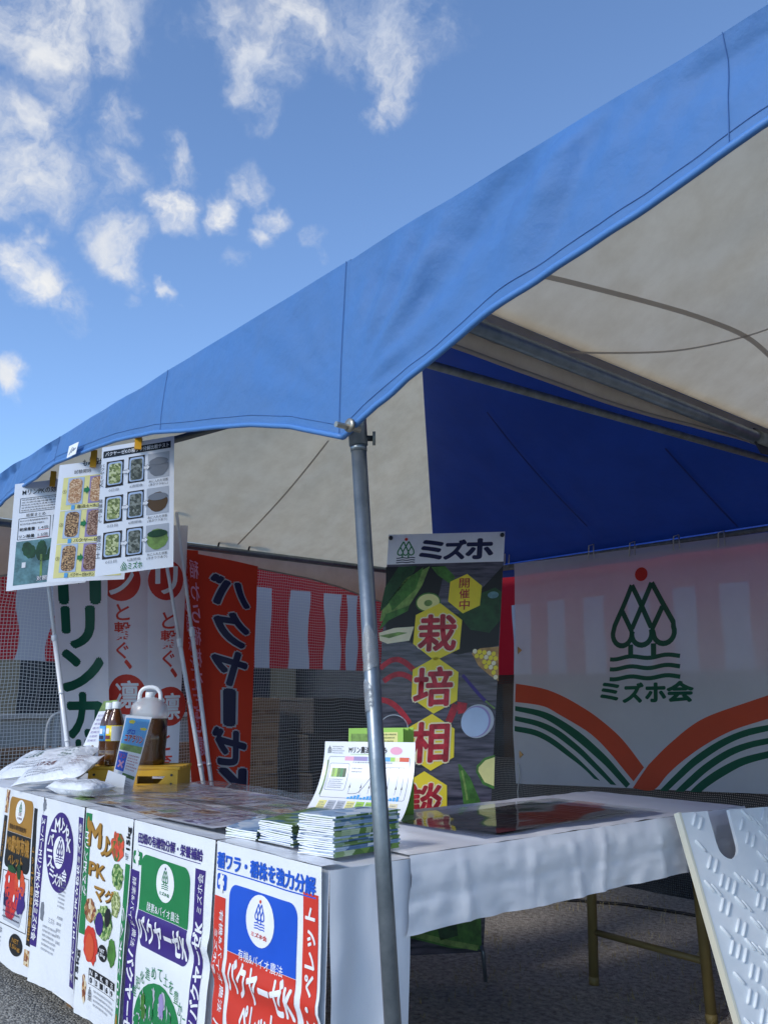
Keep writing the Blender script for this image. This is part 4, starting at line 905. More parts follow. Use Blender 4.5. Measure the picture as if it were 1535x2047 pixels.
def d_bag3(S):
    z = z3; zc = lambda x, y: S.loc(*z(x, y))
    l0, l1 = zc(642, 500)[0]-.012, zc(668, 500)[0]+.004; yt = zc(660, 310)[1]
    r0, r1 = zc(912, 900)[0], zc(940, 900)[0]+.006; yr = zc(935, 682)[1]
    S.rect((l0, .24, l1, yt), 'ink_green', 1, 'strip'); vtext(S, 'MリンPKマグ', (l0+.006, .36, l1-.006, yt-.06), 'ink_white', -1, bold=.02); S.ell(((l0+l1)/2, yt-.03), .009, .02, 'ink_gold', 2, 'emblem')
    S.rect((r0, .03, r1, yr), 'ink_green', 1, 'strip'); vtext(S, 'MリンPKマグ', (r0+.005, .10, r1-.005, yr-.12), 'ink_white', 1, bold=.02); S.ell(((r0+r1)/2, .06), .008, .022, 'ink_gold', 2, 'emblem')
    for txt, a, c_ in (('M', (668, 372), (738, 565)), ('リ', (742, 470), (785, 628)), ('ン', (785, 480), (838, 640)), ('PK', (668, 662), (772, 800)), ('マ', (703, 842), (765, 965)), ('グ', (778, 862), (838, 985))):
        b_ = bx(S, z, a, c_); S.text(txt, (b_[0]+.004, b_[1]-.003, b_[2]+.004, b_[3]-.003), 'ink_brown_dk', 1, bold=.03); S.text(txt, b_, 'ink_gold', 2, bold=.03)
    for c_, rx, ry, m_ in (((868, 556), 50, 110, 'veg_red'), ((868, 778), 42, 97, 'veg'), ((858, 975), 32, 98, 'straw'), ((668, 1020), 40, 92, 'food'), ((766, 1112), 68, 128, 'veg'), ((664, 1275), 52, 140, 'ink_red'), ((825, 1335), 35, 105, 'ink_leaf')):
        S.pxell(z(*c_), rx/3.655, ry/3.655, m_, 2, 'picture', wob=.25)
    S.pxell(z(735, 1120), 8, 24, 'ink_purple', 3, 'picture', rot=-.3); S.pxell(z(800, 1075), 6, 20, 'ink_black', 3, 'picture', rot=-.3); S.pxell(z(660, 1290), 9, 28, 'ink_orange', 3, 'picture')
    q, hx, hy = S.pxell(z(752, 1337), 33/3.655, 64/3.655, 'ink_black', 2, 'emblem'); S.text('NET', (q[0]-hx*.5, q[1]+hy*.1, q[0]+hx*.5, q[1]+hy*.5), 'ink_white', 3); S.text('15kg', (q[0]-hx*.7, q[1]-hy*.5, q[0]+hx*.7, q[1]-hy*.05), 'ink_white', 3)
    b_ = bx(S, z, (648, 1440), (845, 1585)); S.rect((b_[0], b_[3]-.022, b_[2], b_[3]), 'ink_black', 1); h_ = b_[3]-.022
    for i, (n1, n2) in enumerate((('N', '0'), ('P', '20'), ('K', '1'), ('苦', '6'), ('石', '9'))):
        w_ = (b_[2]-b_[0])/5; x = b_[0]+w_*i; S.text(n1, (x+w_*.25, h_+.004, x+w_*.7, h_+.018), 'ink_white', 2); S.text(n2, (x+w_*.25, h_-.02, x+w_*.6, h_-.004), 'ink_black', 2); S.stroke([(x, h_), (x, h_-.024)], .0015, 'ink_black')
    S.rect((b_[0], h_-.026, b_[2], h_-.0245), 'ink_black'); S.lines((b_[0]+.04, h_-.085, b_[2], h_-.032), 4, 'ink_grey', seed=3)
    logo(S, (b_[0]+.014, h_-.055), .014, 'ink_black', 'ink_black', 'ink_black')
    vtext(S, '15kg', bx(S, z, (945, 410), (968, 585)), 'ink_black', 1, bold=.03); vtext(S, 'NET', bx(S, z, (930, 600), (945, 655)), 'ink_grey', 1); vtext(S, '15kg', (l0-.004, .10, l0+.024, .19), 'ink_black', 1, bold=.02)
    S.ell((l1+.02, .085), .014, .045, 'food', 1, 'picture', wob=.5)
def d_bag2(S):
    z = z3; zc = lambda x, y: S.loc(*z(x, y))
    q, hx, hy = S.pxell(z(443, 598), 92/3.655, 302/3.655, 'ink_purple', 1, 'panel', n=40)
    qi, ix, iy = S.pxell(z(437, 600), 36/3.655, 122/3.655, 'ink_white', 2, 'emblem'); logo(S, (q[0], q[1]+iy*.05), ix*.66, 'ink_purple', 'ink_purple', 'ink_purple', 3)
    mx, my = (hx+ix)/2, (hy+iy)/2
    for i, ch in enumerate('スーパーMリンPK'):
        an = R(205-185*i/8); S.text(ch, (q[0]+mx*math.cos(an)-.021, q[1]+my*math.sin(an)-.021, q[0]+mx*math.cos(an)+.021, q[1]+my*math.sin(an)+.021), 'ink_white', 3, bold=.03, keep=True)
    for i, ch in enumerate('ミズホ会'):
        an = R(228+84*i/3); S.text(ch, (q[0]+mx*math.cos(an)-.021, q[1]+my*math.sin(an)-.02, q[0]+mx*math.cos(an)+.021, q[1]+my*math.sin(an)+.02), 'ink_white', 3, bold=.02)
    l0, l1 = zc(298, 700)[0]-.006, zc(328, 700)[0]+.004; r0, r1 = zc(556, 800)[0], zc(588, 800)[0]+.004; yl = zc(340, 325)[1]; yr = zc(598, 340)[1]; yb = zc(240, 1262)[1]
    S.rect((l0, yb, l1, yl), 'ink_purple', 1, 'strip'); S.rect((r0, .05, r1, yr), 'ink_purple', 1, 'strip')
    vtext(S, 'スーパーMリンPK☆粒状ミズホ会', (l0+.008, yb+.02, l1-.006, yl-.01), 'ink_white', -1, bold=.025); vtext(S, 'スーパーMリンPK☆粒状ミズホ会', (r0+.008, .07, r1-.006, yr-.02), 'ink_white', 1, bold=.025)
    S.ell((l0+.018, yl+.035), .014, .02, 'ink_grey', 1, 'emblem', wob=.9); S.ell((l1+.028, q[1]-hy-.08), .016, .034, 'ink_grey', 1, 'emblem', wob=.4)
    for (a, n_) in (((q[0]+.01, .27, q[0]+.09, .36), 7), ((q[0]-.10, .11, q[0]+.03, .2), 6), ((q[0]+.02, .15, q[0]+.07, .25), 5)): S.lines(a, n_, 'ink_grey', seed=n_)
    S.text('ミズホ', (q[0]-.05, .21, q[0]+.0, .23), 'ink_grey', bold=.0)
def d_bag1(S):
    z = z3; zc = lambda x, y: S.loc(*z(x, y))
    x0, x1 = zc(78, 350)[0], zc(250, 400)[0]; yt = zc(95, 185)[1]; ym = zc(65, 432)[1]; yb = ym-.135
    S.poly(rrect(x0, ym, x1, yt, (0, 0, .035, .03)), 'ink_gold', 1, 'panel'); S.poly(rrect(x0, yb, x1, ym-.001, (.03, .035, 0, 0)), 'ink_black', 1, 'panel')
    oval_logo(S, z, (168, 302), 33/3.655, 88/3.655, 'ink_green', 'ink_green', 'ink_redbrown', 'ink_redbrown')
    S.text('動物有機発酵肥料', (x0+.03, ym+.012, x1-.05, ym+.03), 'ink_brown_dk', 2); S.text('MB動物有機', (x0+.012, ym-.072, x1-.008, ym-.012), 'ink_gold', 2, bold=.04); S.text('ペレット', (x0+.05, yb+.015, x1-.07, yb+.052), 'ink_gold', 2, bold=.03)
    l0, l1 = x0-.062, x0-.02; r0, r1 = x1+.012, x1+.05
    S.rect((l0, .05, l1, yt-.08), 'ink_black', 1, 'strip'); S.rect((r0, .10, r1, yt-.02), 'ink_black', 1, 'strip'); S.rect((l0, yt-.07, l1, yt+.02), 'food', 1, 'picture'); S.rect((r0-.01, .03, r1, .085), 'food', 1, 'picture')
    vtext(S, 'MB動物有機ペレット', (l0+.008, .1, l1-.006, yt-.26), 'ink_gold', -1, bold=.03); vtext(S, '発酵肥料有機', (l0+.012, yt-.24, l1-.012, yt-.1), 'ink_gold', -1, bold=.0); vtext(S, 'MB動物有機ペレット', (r0+.006, .12, r1-.004, yt-.16), 'ink_gold', 1, bold=.03)
    f0, f1 = x0-.0, x1-.0; fy1 = yb-.015; fy0 = .135
    for a, c_ in (((f0, fy0), (f1, fy0)), ((f1, fy0), (f1, fy1)), ((f1, fy1), (f0, fy1)), ((f0, fy1), (f0, fy0))): S.stroke([a, c_], .003, 'ink_black')
    cx = (f0+f1)/2; cy = (fy0+fy1)/2
    S.poly([(f0+.03, fy0+.09), (f0+.06, fy0+.015), (f1-.06, fy0+.01), (f1-.03, fy0+.09)], 'ink_grey_lt', 1, 'picture')
    for i in range(6):
        for j in range(3): S.stroke([(f0+.05+i*.028+k*.007, fy0+.025+j*.02+(.006 if k % 2 else 0)) for k in range(5)], .003, 'ink_navy', 2, 'picture')
    for dx, dy, a, c_, m_ in ((-.05, .05, .06, .06, 'ink_red'), (.05, .055, .055, .055, 'ink_orange'), (0, -.0, .05, .055, 'ink_red'), (-.07, .0, .035, .04, 'ink_navy'), (.07, .0, .045, .05, 'ink_purple'), (-.02, -.04, .05, .04, 'ink_crimson'), (-.04, .10, .05, .014, 'ink_leaf_dk'), (.04, .1, .02, .03, 'ink_leaf_dk')):
        S.ell((cx+dx, cy+dy+.01), a, c_, m_, 2 if m_ != 'ink_leaf_dk' else 3, 'picture', wob=.25)
    for dx, dy in ((-.06, .07), (.01, .01), (.05, .07)): S.ell((cx+dx, cy+dy), .008, .014, 'ink_white', 4, 'picture')
    q, hx, hy = S.pxell(z(122, 1275), 42/3.655, 84/3.655, 'ink_black', 2, 'emblem'); S.text('NET', (q[0]-hx*.5, q[1]+hy*.15, q[0]+hx*.5, q[1]+hy*.55), 'ink_gold', 3); S.text('15kg', (q[0]-hx*.72, q[1]-hy*.5, q[0]+hx*.72, q[1]-hy*.02), 'ink_gold', 3)
    S.text('ミズホ', (f0-.01, .10, f0+.06, .122), 'ink_grey'); S.lines((f0-.02, .05, f0+.06, .09), 3, 'ink_grey', seed=8)
bag(-2.23, -1.765, .07, 'white fertilizer bag with gold panel and basket of fruit picture', d_bag1, 1.1)
bag(-1.758, -1.368, .08, 'white fertilizer bag with large purple ring and side strips', d_bag2, 2.3)
bag(-1.358, -.985, .07, 'white fertilizer bag with brown lettering and small vegetable pictures', d_bag3, 3.7)
bag(-.978, -.478, .05, 'white fertilizer bag with green panel and purple side strips', d_bag4, 4.1, fold=.43)
bag(-.468, .0, .05, 'white fertilizer bag with blue panel and red side strips at the counter corner', d_bag5, 5.9, fold=.40)

# ------------------------------------------------------------------ posters hanging from the eave
def poster(px, depth_pt, turn, label, design, clip_px):
    n = Matrix.Rotation(turn, 3, 'Z') @ pn
    S = Sheet.px(px, depth_pt, n, cut=.05); hh = S.h
    S.disp = lambda lx, ly: .006*math.sin(lx/S.w*math.pi)*(1-ly/hh)
    t = thing('hanging_poster', label, 'poster', S.c[0], 'laminated posters clipped under the valance')
    S.base('sheet', 'laminate', t, 10, 10, thick=.0012); design(S); S.finish(t)
    p = onP(*clip_px, Vector(depth_pt), n)
    tag(clothes_clip(p, n), 'yellow clip holding the poster %s' % label[label.index('with'):], 'clip', 'yellow clips')
    return S
def clothes_clip(p, n):
    o = thing('clip', '', 'clip', p); ax = Vector((n.y, -n.x, 0)).normalized(); m = Matrix((ax, n, Vector((0, 0, 1)))).transposed()
    for s in (-1, 1): MB().box(p+n*.007*s, (.020, .006, .062), m @ Matrix.Rotation(R(5*s), 3, 'X')).build('jaw', 'clip_yellow', o)
    MB().tube([p-ax*.012, p+ax*.012], .007, 10).build('spring', 'bolt_steel', o, True)
    return o
def d_p3(S):
    z = z1; B = lambda a, c_: bx(S, z, a, c_)
    b_ = B((797, 250), (1312, 205)); b_ = (b_[0], b_[1], b_[2], b_[3]); yy = (S.loc(*z(797, 305))[1]+S.loc(*z(1312, 198))[1])/2; yt = (S.loc(*z(797, 255))[1]+S.loc(*z(1312, 145))[1])/2
    S.rect((b_[0], yy, b_[2], yt), 'ink_black'); S.text('バクヤーゼKの稲ワラ分解比較テスト', (b_[0]+.006, yy+.004, b_[2]-.006, yt-.004), 'ink_white', 2, bold=.02)
    rows = (((822, 322), (945, 500), (990, 285), (1108, 468), (1138, 262), (1300, 428)), ((808, 590), (938, 775), (980, 552), (1100, 748), (1128, 528), (1295, 706)), ((795, 865), (930, 1052), (970, 832), (1092, 1033), (1122, 812), (1295, 992)))
    bowls = ('ink_grey', 'ink_brown_dk', 'ink_leaf_lt')
    for i, (a, a2, c_, c2, e, e2) in enumerate(rows):
        A = B(a, a2); S.rect(A, 'bin_dark', 1, 'picture'); S.rect((A[0]+.004, A[1]+.006, A[2]-.004, A[3]-.004), 'ink_blue_pale', 2, 'picture', r=.007); S.rect((A[0]+.008, A[1]+.010, A[2]-.008, A[3]-.009), 'straw', 3, 'picture', r=.007)
        Cb = B(c_, c2); S.rect(Cb, 'bin_dark', 1, 'picture'); S.rect((Cb[0]+.003, Cb[1]+.004, Cb[2]-.003, Cb[3]-.004), 'ink_blue_pale', 2, 'picture', r=.007); S.rect((Cb[0]+.007, Cb[1]+.008, Cb[2]-.007, Cb[3]-.010), 'straw_dk', 3, 'picture', r=.006)
        E = B(e, e2); S.rect(E, 'ink_grey_lt', 1, 'picture'); S.ell(((E[0]+E[2])/2, (E[1]+E[3])/2-.004), (E[2]-E[0])*.46, (E[3]-E[1])*.38, bowls[i], 2, 'picture', wob=.1); S.ell(((E[0]+E[2])/2, (E[1]+E[3])/2+.012), (E[2]-E[0])*.44, (E[3]-E[1])*.14, 'ink_grey' if i != 2 else 'ink_leaf_dk', 3, 'picture')
        S.text('0日目', (A[0]+.01, A[1]-.014, A[2]-.012, A[1]-.006), 'ink_grey', bold=0); S.text('6週間後', (Cb[0]+.006, Cb[1]-.015, Cb[2]-.004, Cb[1]-.006), 'ink_grey', bold=0)
        S.text('水に入れた状態', (E[0]+.004, E[1]-.013, E[2]-.004, E[1]-.004), 'ink_black', bold=0); S.text(('(浮きワラなし)', '(浮きワラあり)', '(浮きワラあり)')[i], (E[0]+.004, E[1]-.024, E[2]-.004, E[1]-.015), 'ink_black', bold=0)
        S.column(('バクヤーゼK', '発酵鶏ふん', '鹿沼土')[i], A[0]-.018, A[0]-.006, A[3]-.004, A[1]+.004, 'ink_black', bold=0)
        for (p0, p1) in ((A, Cb), (Cb, E)):
            y = (p0[1]+p0[3])/2+.0; x0_, x1_ = p0[2]-.002, p1[0]+.003; S.poly([(x0_, y-.004), (x1_-.006, y-.004), (x1_-.006, y-.009), (x1_+.003, y), (x1_-.006, y+.009), (x1_-.006, y+.004), (x0_, y+.004)], 'ink_white', 4, 'arrow')
            S.stroke([(x0_, y-.0045), (x1_-.006, y-.0045), (x1_-.006, y-.0095), (x1_+.003, y), (x1_-.006, y+.0095), (x1_-.006, y+.0045), (x0_, y+.0045)], .001, 'ink_grey', 5, 'arrow')
    b_ = B((985, 1095), (1090, 1133)); S.text('ミズホ', b_, 'ink_green', bold=.02); logo(S, (b_[0]-.012, (b_[1]+b_[3])/2), .009, 'ink_green', 'ink_green', 'ink_green')
def d_p2(S):
    z = z1; B = lambda a, c_: bx(S, z, a, c_); W_, H_ = S.w, S.h
    yt = S.loc(*z(485, 445))[1]; S.rect((.018, .014, W_-.012, yt), 'ink_yellow_pale', 1, 'panel')
    S.text('もみ殻分解試験', (.075, yt+.035, W_-.04, yt+.058), 'ink_black', bold=.02); S.text('試験開始', (.05, yt+.010, .105, yt+.024), 'ink_black', bold=0); S.text('1週間後', (.15, yt+.010, .20, yt+.024), 'ink_black', bold=0)
    rh = (yt-.014)/3; ms = (('husk', 'husk'), ('husk_mix', 'husk_dk'), ('husk_mix', 'husk_dk')); caps = ('鹿沼土+水(対照区)', 'バクヤーゼK+水', 'バクヤーゼK+サンファーム')
    for i in range(3):
        y1 = yt-rh*i-.004; y0 = y1-rh+.022
        if i: S.rect((.018, y1+.002, W_-.012, y1+.005), 'ink_white', 2, 'panel')
        for j, x in enumerate((.034, .104)):
            S.rect((x, y0, x+.052, y1), 'ink_lilac' if j else 'ink_blue_pale', 2, 'picture'); S.rect((x+.005, y0+.004, x+.047, y1-.004), ms[i][j], 3, 'picture', r=.015)
        ym = (y0+y1)/2; S.poly([(.088, ym-.007), (.096, ym-.007), (.096, ym-.015), (.107, ym), (.096, ym+.015), (.096, ym+.007), (.088, ym+.007)], 'ink_green', 4, 'arrow')
        S.text('①②③'[i], (.020, ym-.006, .032, ym+.007), 'ink_black', 4, bold=0); S.text(caps[i], (.07, y0-.017, W_-.06, y0-.003), 'ink_black', 4, bold=.01); S.rect((.052, y0-.018, .063, y0-.002), 'ink_sky_print', 3)
def d_p1(S):
    W_, H_ = S.w, S.h
    S.text('MリンPKの効果 〜根張り', (.03, H_-.05, W_-.02, H_-.026), 'ink_black', bold=.01)
    def fr(b_, k=.0018):
        for a, c_ in (((b_[0], b_[1]), (b_[2], b_[1])), ((b_[2], b_[1]), (b_[2], b_[3])), ((b_[2], b_[3]), (b_[0], b_[3])), ((b_[0], b_[3]), (b_[0], b_[1]))): S.stroke([a, c_], k, 'ink_black')
    fr((.025, H_-.118, W_-.02, H_-.062)); S.lines((.03, H_-.116, W_-.024, H_-.064), 5, 'ink_black', seed=5)
    S.text('結果まとめ', (.05, H_-.138, .12, H_-.124), 'ink_black', bold=.0); S.text('ホウレン草', (.165, H_-.138, .25, H_-.124), 'ink_black', bold=.0)
    fr((.025, H_-.225, .14, H_-.142)); fr((.15, H_-.225, W_-.02, H_-.142))
    S.lines((.03, H_-.172, .135, H_-.146), 2, 'ink_black', seed=2)
    for i, (a, c_) in enumerate((('乾燥重量', '1.4倍'), ('リン酸量', '1.5倍'))):
        y = H_-.192-.028*i; S.text(a, (.03, y, .085, y+.013), 'ink_black', bold=.015); S.text(c_, (.098, y, .134, y+.013), 'ink_black', bold=.0); S.stroke([(.096, y-.003), (.136, y-.002)], .0015, 'ink_red')
    for i in range(3): S.lines((.156, H_-.168-.027*i, W_-.03, H_-.146-.027*i), 2, 'ink_grey', seed=20+i)
    py0, py1 = .018, H_-.232; S.rect((.022, py0, W_-.03, py1), 'ink_teal', 1, 'picture')
    cx = .115
    for dx, dy, a, c_, ro in ((-.045, .13, .022, .035, .5), (0, .125, .02, .04, 0), (.045, .13, .016, .036, -.6), (.03, .10, .012, .03, -1.1), (.085, .13, .012, .03, -1.1)): S.ell((cx+dx, py0+dy), a, c_, 'ink_leaf_dk', 2, 'picture', rot=ro, wob=.2)
    S.stroke([(cx, py0+.11), (cx+.002, py0+.07), (cx+.004, py0+.02)], .008, 'ink_leaf_lt', 2, 'picture'); S.text('1', (.05, py0+.065, .06, py0+.085), 'ink_white', 2); S.text('対照区', (.105, py0+.008, .16, py0+.026), 'ink_white', 2, outline=('ink_navy', .05))
poster([(31, 968), (182, 950), (172, 1164), (13, 1182)], onY(100, 960, YF+.05), R(14), 'laminated poster with seedling photo and boxed text, leftmost under the valance'.replace(', leftmost under the valance', ' on a teal ground'), d_p1, (107, 958))
poster([(120, 930), (268, 912), (249, 1158), (94, 1165)], onY(190, 915, YF+.02), R(14), 'laminated poster with rice husk photos on yellow rows', d_p2, (188, 918))
poster([(205, 895), (349, 871), (347, 1133), (190, 1153)], onY(277, 880, YF-.02), R(18), 'laminated poster with black title bar and nine tray photos', d_p3, (277, 880))

# ------------------------------------------------------------------ printed sheets on the counter and clear vinyl
def flat_sheet(pts, z, label, design, m_='laminate', grp='laminated prints lying on the counter', nm='laminated_print'):
    P_ = [Vector((p[0], p[1], z)) for p in pts]     # BL BR TR TL
    S = Sheet(P_[0], P_[1], P_[2], P_[3]); S.n = Vector((0, 0, 1)); S.STEP = .0006
    t = thing(nm, label, 'print', P_[0], grp); S.base('sheet', m_, t, thick=.0015); design(S); S.finish(t)
def d_flat(kind):
    def f(S):
        W_, H_ = S.w, S.h; rnd = random.Random(kind)
        S.rect((.006, H_-.05, W_-.006, H_-.008), ('ink_purple', 'ink_redbrown', 'ink_lilac')[kind % 3], 1, 'panel'); S.text(('土づくり栽培暦', '野菜の肥料設計', '果樹の施肥例')[kind % 3], (.02, H_-.043, W_*.7, H_-.015), 'ink_white', 2, bold=.02)
        for i in range(3):
            for j in range(2):
                x = .012+j*(W_-.02)/2; y = .012+i*(H_-.07)/3; m_ = rnd.choice(['food', 'food2', 'purple_print', 'veg', 'husk_dk', 'purple_print'])
                S.rect((x, y, x+(W_-.02)*.27, y+(H_-.07)*.29), m_, 1, 'picture'); S.lines((x+(W_-.02)*.29, y, x+(W_-.02)*.48, y+(H_-.07)*.29), 5, rnd.choice(['ink_black', 'ink_redbrown', 'ink_purple']), seed=i+kind)
    return f
lab = ['purple-headed laminated print with food photos lying beside the pouches', 'brown-headed laminated print with vegetable photos along the counter edge', 'lilac-headed laminated print further back on the counter', 'purple-headed laminated print beside the booklet stacks', 'brown-headed laminated print lying behind the booklet stacks', 'lilac-headed laminated print at the counter edge above the green bag']
spots = [(-1.52, .20, 10, 0), (-1.12, .19, -6, 1), (-1.36, .50, 18, 2), (-.98, .52, 4, 3), (-.66, .34, -12, 4), (-.76, .155, 3, 5)]
for i, (x, y, a, k) in enumerate(spots):
    c_, s_ = math.cos(R(a)), math.sin(R(a)); w_, h_ = .19, .135
    flat_sheet([(x+dx*c_-dy*s_, y+dx*s_+dy*c_) for dx, dy in ((-w_, -h_), (w_, -h_), (w_, h_), (-w_, h_))], TZ+.004+.0035*i, lab[i], d_flat(k))
o = MB().quad_grid(lambda u, v: (-1.72+1.12*u, .03+.66*v, TZ+.031+.004*nz(u*9, v*6)+.003*nz(u*20, v*14, 3)+.004*(1-v)*math.sin(u*30)*.3), 60, 36).build('clear_vinyl_cover', 'vinyl', None, True)
tag(o, 'glossy clear vinyl laid over the prints on the counter', 'vinyl sheet')
def d_side(S):
    W_, H_ = S.w, S.h; S.rect((.01, .01, W_-.01, H_-.01), 'brown_print', 1, 'picture'); S.rect((W_*.45, .02, W_-.03, H_*.8), 'ink_redbrown', 2, 'picture'); S.lines((W_*.48, .04, W_*.9, H_*.72), 7, 'ink_grey_lt', 3, seed=4)
    S.text('栽培相談', (.04, H_*.78, W_*.4, H_*.92), 'ink_cream', 3)
mat('gloss_print', '#5a484a', .2, coat=.35)
flat_sheet([(-.07, .66), (-.115, 1.02), (-.47, .98), (-.43, .60)], TZ+.0075, 'dark glossy laminated print mirroring the tall banner', d_side, 'gloss_print', 'glossy prints on the side table')
flat_sheet([(-.11, 1.04), (-.125, 1.38), (-.52, 1.32), (-.475, .99)], TZ+.0075, 'reddish brown glossy print towards the far table end', d_side, 'gloss_print', 'glossy prints on the side table')
o = MB().quad_grid(lambda u, v: (-.52+.47*u, .56+.88*v, TZ+.0135+.0015*nz(u*3, v*4, 6)), 16, 24).build('clear_vinyl_cover', 'acrylic', None, True); tag(o, 'clear film over the dark prints on the side table', 'vinyl sheet')

# ------------------------------------------------------------------ booklets
def booklet_stack(c0, c1, c2, n, th, where, seed):
    """c0: near-left corner, c1: near corner, c2: far corner along the long side (table points)"""
    c0, c1, c2 = Vector(c0), Vector(c1), Vector(c2); ex = (c0-c1); ey = (c2-c1); z = TZ+.006; rnd = random.Random(seed)
    for i in range(n):
        j = Vector((rnd.uniform(-.004, .004), rnd.uniform(-.004, .004), 0)); k = rnd.uniform(.97, 1.04); wav = rnd.uniform(.4, 1)
        o_ = c1+j; t = thing('booklet', 'glossy %s booklet, white page edges showing, %s' % ('green and blue', where), 'booklet', (o_.x, o_.y, z), 'booklets in '+where)
        def page(zo, ins, a=0):
            return lambda u, v: o_+ex*(ins*.3+u*(k-ins*.3))+ey*(ins*.02+v*(1-ins*.02))+Vector((0, 0, z-TZ+zo+TZ+.0016*wav*math.sin(u*3+i)*u-.0025*smoothstep(.7, 1, u)*math.sin(i*1.3+v)-o_.z))
        def slab(z0, z1_, ins, nm, m_):
            b = MB(); f0 = page(z0, ins); f1 = page(z1_, ins); nu, nv = 7, 2
            b.quad_grid(f0, nu, nv); b.quad_grid(f1, nu, nv); q = (nu+1)*(nv+1)
            edge = [i_ for i_ in range(nu+1)] + [(nu+1)*r_+nu for r_ in range(1, nv+1)] + [(nu+1)*nv+i_ for i_ in range(nu-1, -1, -1)] + [(nu+1)*r_ for r_ in range(nv-1, 0, -1)]
            for a_, c_ in zip(edge, edge[1:]+edge[:1]): b.f.append((a_, c_, q+c_, q+a_))
            b.build(nm, m_, t, False)
        slab(.0003, th*.82, .03, 'pages', 'paper'); slab(th*.84, th*.98, 0, 'cover', rnd.choice(['cover_green', 'cover_blue', 'cover_green2']))
        b = MB(); b.quad_grid(lambda u, v: page(.0004, 0)(-.006, v)+Vector((0, 0, u*th*.9)), 1, 2); b.quad_grid(lambda u, v: page(.0004, 0)(-.006+u*.03, v)+Vector((0, 0, th*.9)), 1, 2); b.build('spine', rnd.choice(['cover_green', 'cover_blue', 'cover_green2', 'cover_green']), t)
        z += th*1.02
speckle('cover_green', '#3f6a2f', '#7fa24a', '#c7d6b0', 30); speckle('cover_blue', '#4d6f96', '#8fb0cf', '#d5dfe6', 28); speckle('cover_green2', '#5a7a3c', '#9fb98a', '#46708a', 35)
booklet_stack(onZ(596, 1712, TZ), onZ(667, 1722, TZ), onZ(797, 1700, TZ), 20, .0046, 'the tallest stack beside the tent pole', 1)
booklet_stack(onZ(517, 1686, TZ), onZ(583, 1700, TZ), onZ(690, 1668, TZ), 12, .0045, 'the middle stack by the counter edge', 2)
booklet_stack(onZ(451, 1676, TZ), onZ(512, 1686, TZ), onZ(580, 1656, TZ), 5, .0045, 'the lowest stack by the counter edge', 3)

# ------------------------------------------------------------------ curved chart and green flyers
BLp, BRp = onZ(602, 1628, TZ+.012), onZ(800, 1642, TZ+.012); un = (BRp-BLp).normalized(); bkv = Vector((-un.y, un.x, 0)); bkv = bkv if bkv.dot(fwd) > 0 else -bkv
TLp, TRp = onP(650, 1482, BLp+bkv*.13, bkv), onP(830, 1484, BLp+bkv*.13, bkv)
S = Sheet(BLp, BRp, TRp, TLp, cut=.02)
def chart(u, v):
    lo = BLp*(1-u)+BRp*u; hi = TLp*(1-u)+TRp*u; bk_ = 1-(1-v)**2.1; up_ = v**1.25
    p = lo + (hi-lo)*v; p = Vector((lo.x+(hi.x-lo.x)*bk_, lo.y+(hi.y-lo.y)*bk_, lo.z+(hi.z-lo.z)*up_)); n = (-bkv*.8+Vector((0, 0, .45))).normalized(); return p, n
S.fn = chart
t = thing('wall_chart', 'white cultivation chart curving upright in front of green flyers', 'poster', BLp); S.base('sheet', 'laminate', t, 12, 20, thick=.0008)
W_, H_ = S.w, S.h
S.text('Mリン農法のしくみ', (W_*.28, H_*.865, W_*.70, H_*.94), 'ink_black', bold=.025); S.lines((W_*.09, H_*.85, W_*.24, H_*.95), 4, 'ink_grey', seed=1); logo(S, (W_*.06, H_*.90), .008, 'ink_black', 'ink_black', 'ink_black'); S.ell((W_*.80, H_*.9), W_*.065, H_*.045, 'ink_pink'); S.rect((W_*.3, H_*.85, W_*.7, H_*.856), 'ink_lime')
for i in range(14): S.rect((W_*(.24+.05*i), H_*.775, W_*(.29+.05*i), H_*.825), ['ink_pink', 'ink_pink', 'ink_lilac', 'ink_lilac', 'ink_lilac', 'ink_blue_pale', 'ink_blue_pale', 'ink_sky_print', 'ink_sky_print', 'ink_sky_print', 'ink_lime', 'ink_cream', 'ink_orange', 'ink_orange'][i], 1, 'bar')
S.rect((W_*.045, H_*.33, W_*.06, H_*.78), 'ink_leaf_lt', 1, 'bar')
for b_ in ((.08, .40, .30, .74), (.06, .30, .95, .82)):
    q = rrect(b_[0]*W_, b_[1]*H_, b_[2]*W_, b_[3]*H_, .006); S.stroke(q, .0014, 'ink_grey', 1, 'frame', closed=True)
for i in range(5): S.rect((W_*(.115+.032*i), H_*.57, W_*(.145+.032*i), H_*.68), ['ink_leaf_lt', 'ink_lime', 'ink_leaf', 'ink_green', 'ink_leaf_dk'][i], 2, 'bar')
S.lines((W_*.1, H_*.42, W_*.28, H_*.55), 5, 'ink_grey', seed=2); S.lines((W_*.33, H_*.62, W_*.46, H_*.7), 2, 'ink_grey', seed=3); S.lines((W_*.33, H_*.74, W_*.9, H_*.77), 1, 'ink_grey', seed=9)
S.stroke([(W_*x, H_*y) for x, y in curve([(.35, .36), (.42, .365), (.47, .40), (.54, .55), (.6, .68), (.72, .70), (.9, .705)], 6)], .0015, 'ink_black')
for x in (.35, .47, .56, .75, .84, .9): S.stroke([(W_*x, H_*.37), (W_*x, H_*(.5+.2*(x > .5)))], .001, 'ink_grey'); S.poly([(W_*(x-.008), H_*.44), (W_*(x+.008), H_*.44), (W_*x, H_*.49)], 'ink_black')
for i in range(16): S.rect((W_*(.36+.034*i), H_*.29, W_*(.385+.034*i), H_*(.315+.02*(i % 4)*.6)), 'ink_sky_print', 2, 'bar')
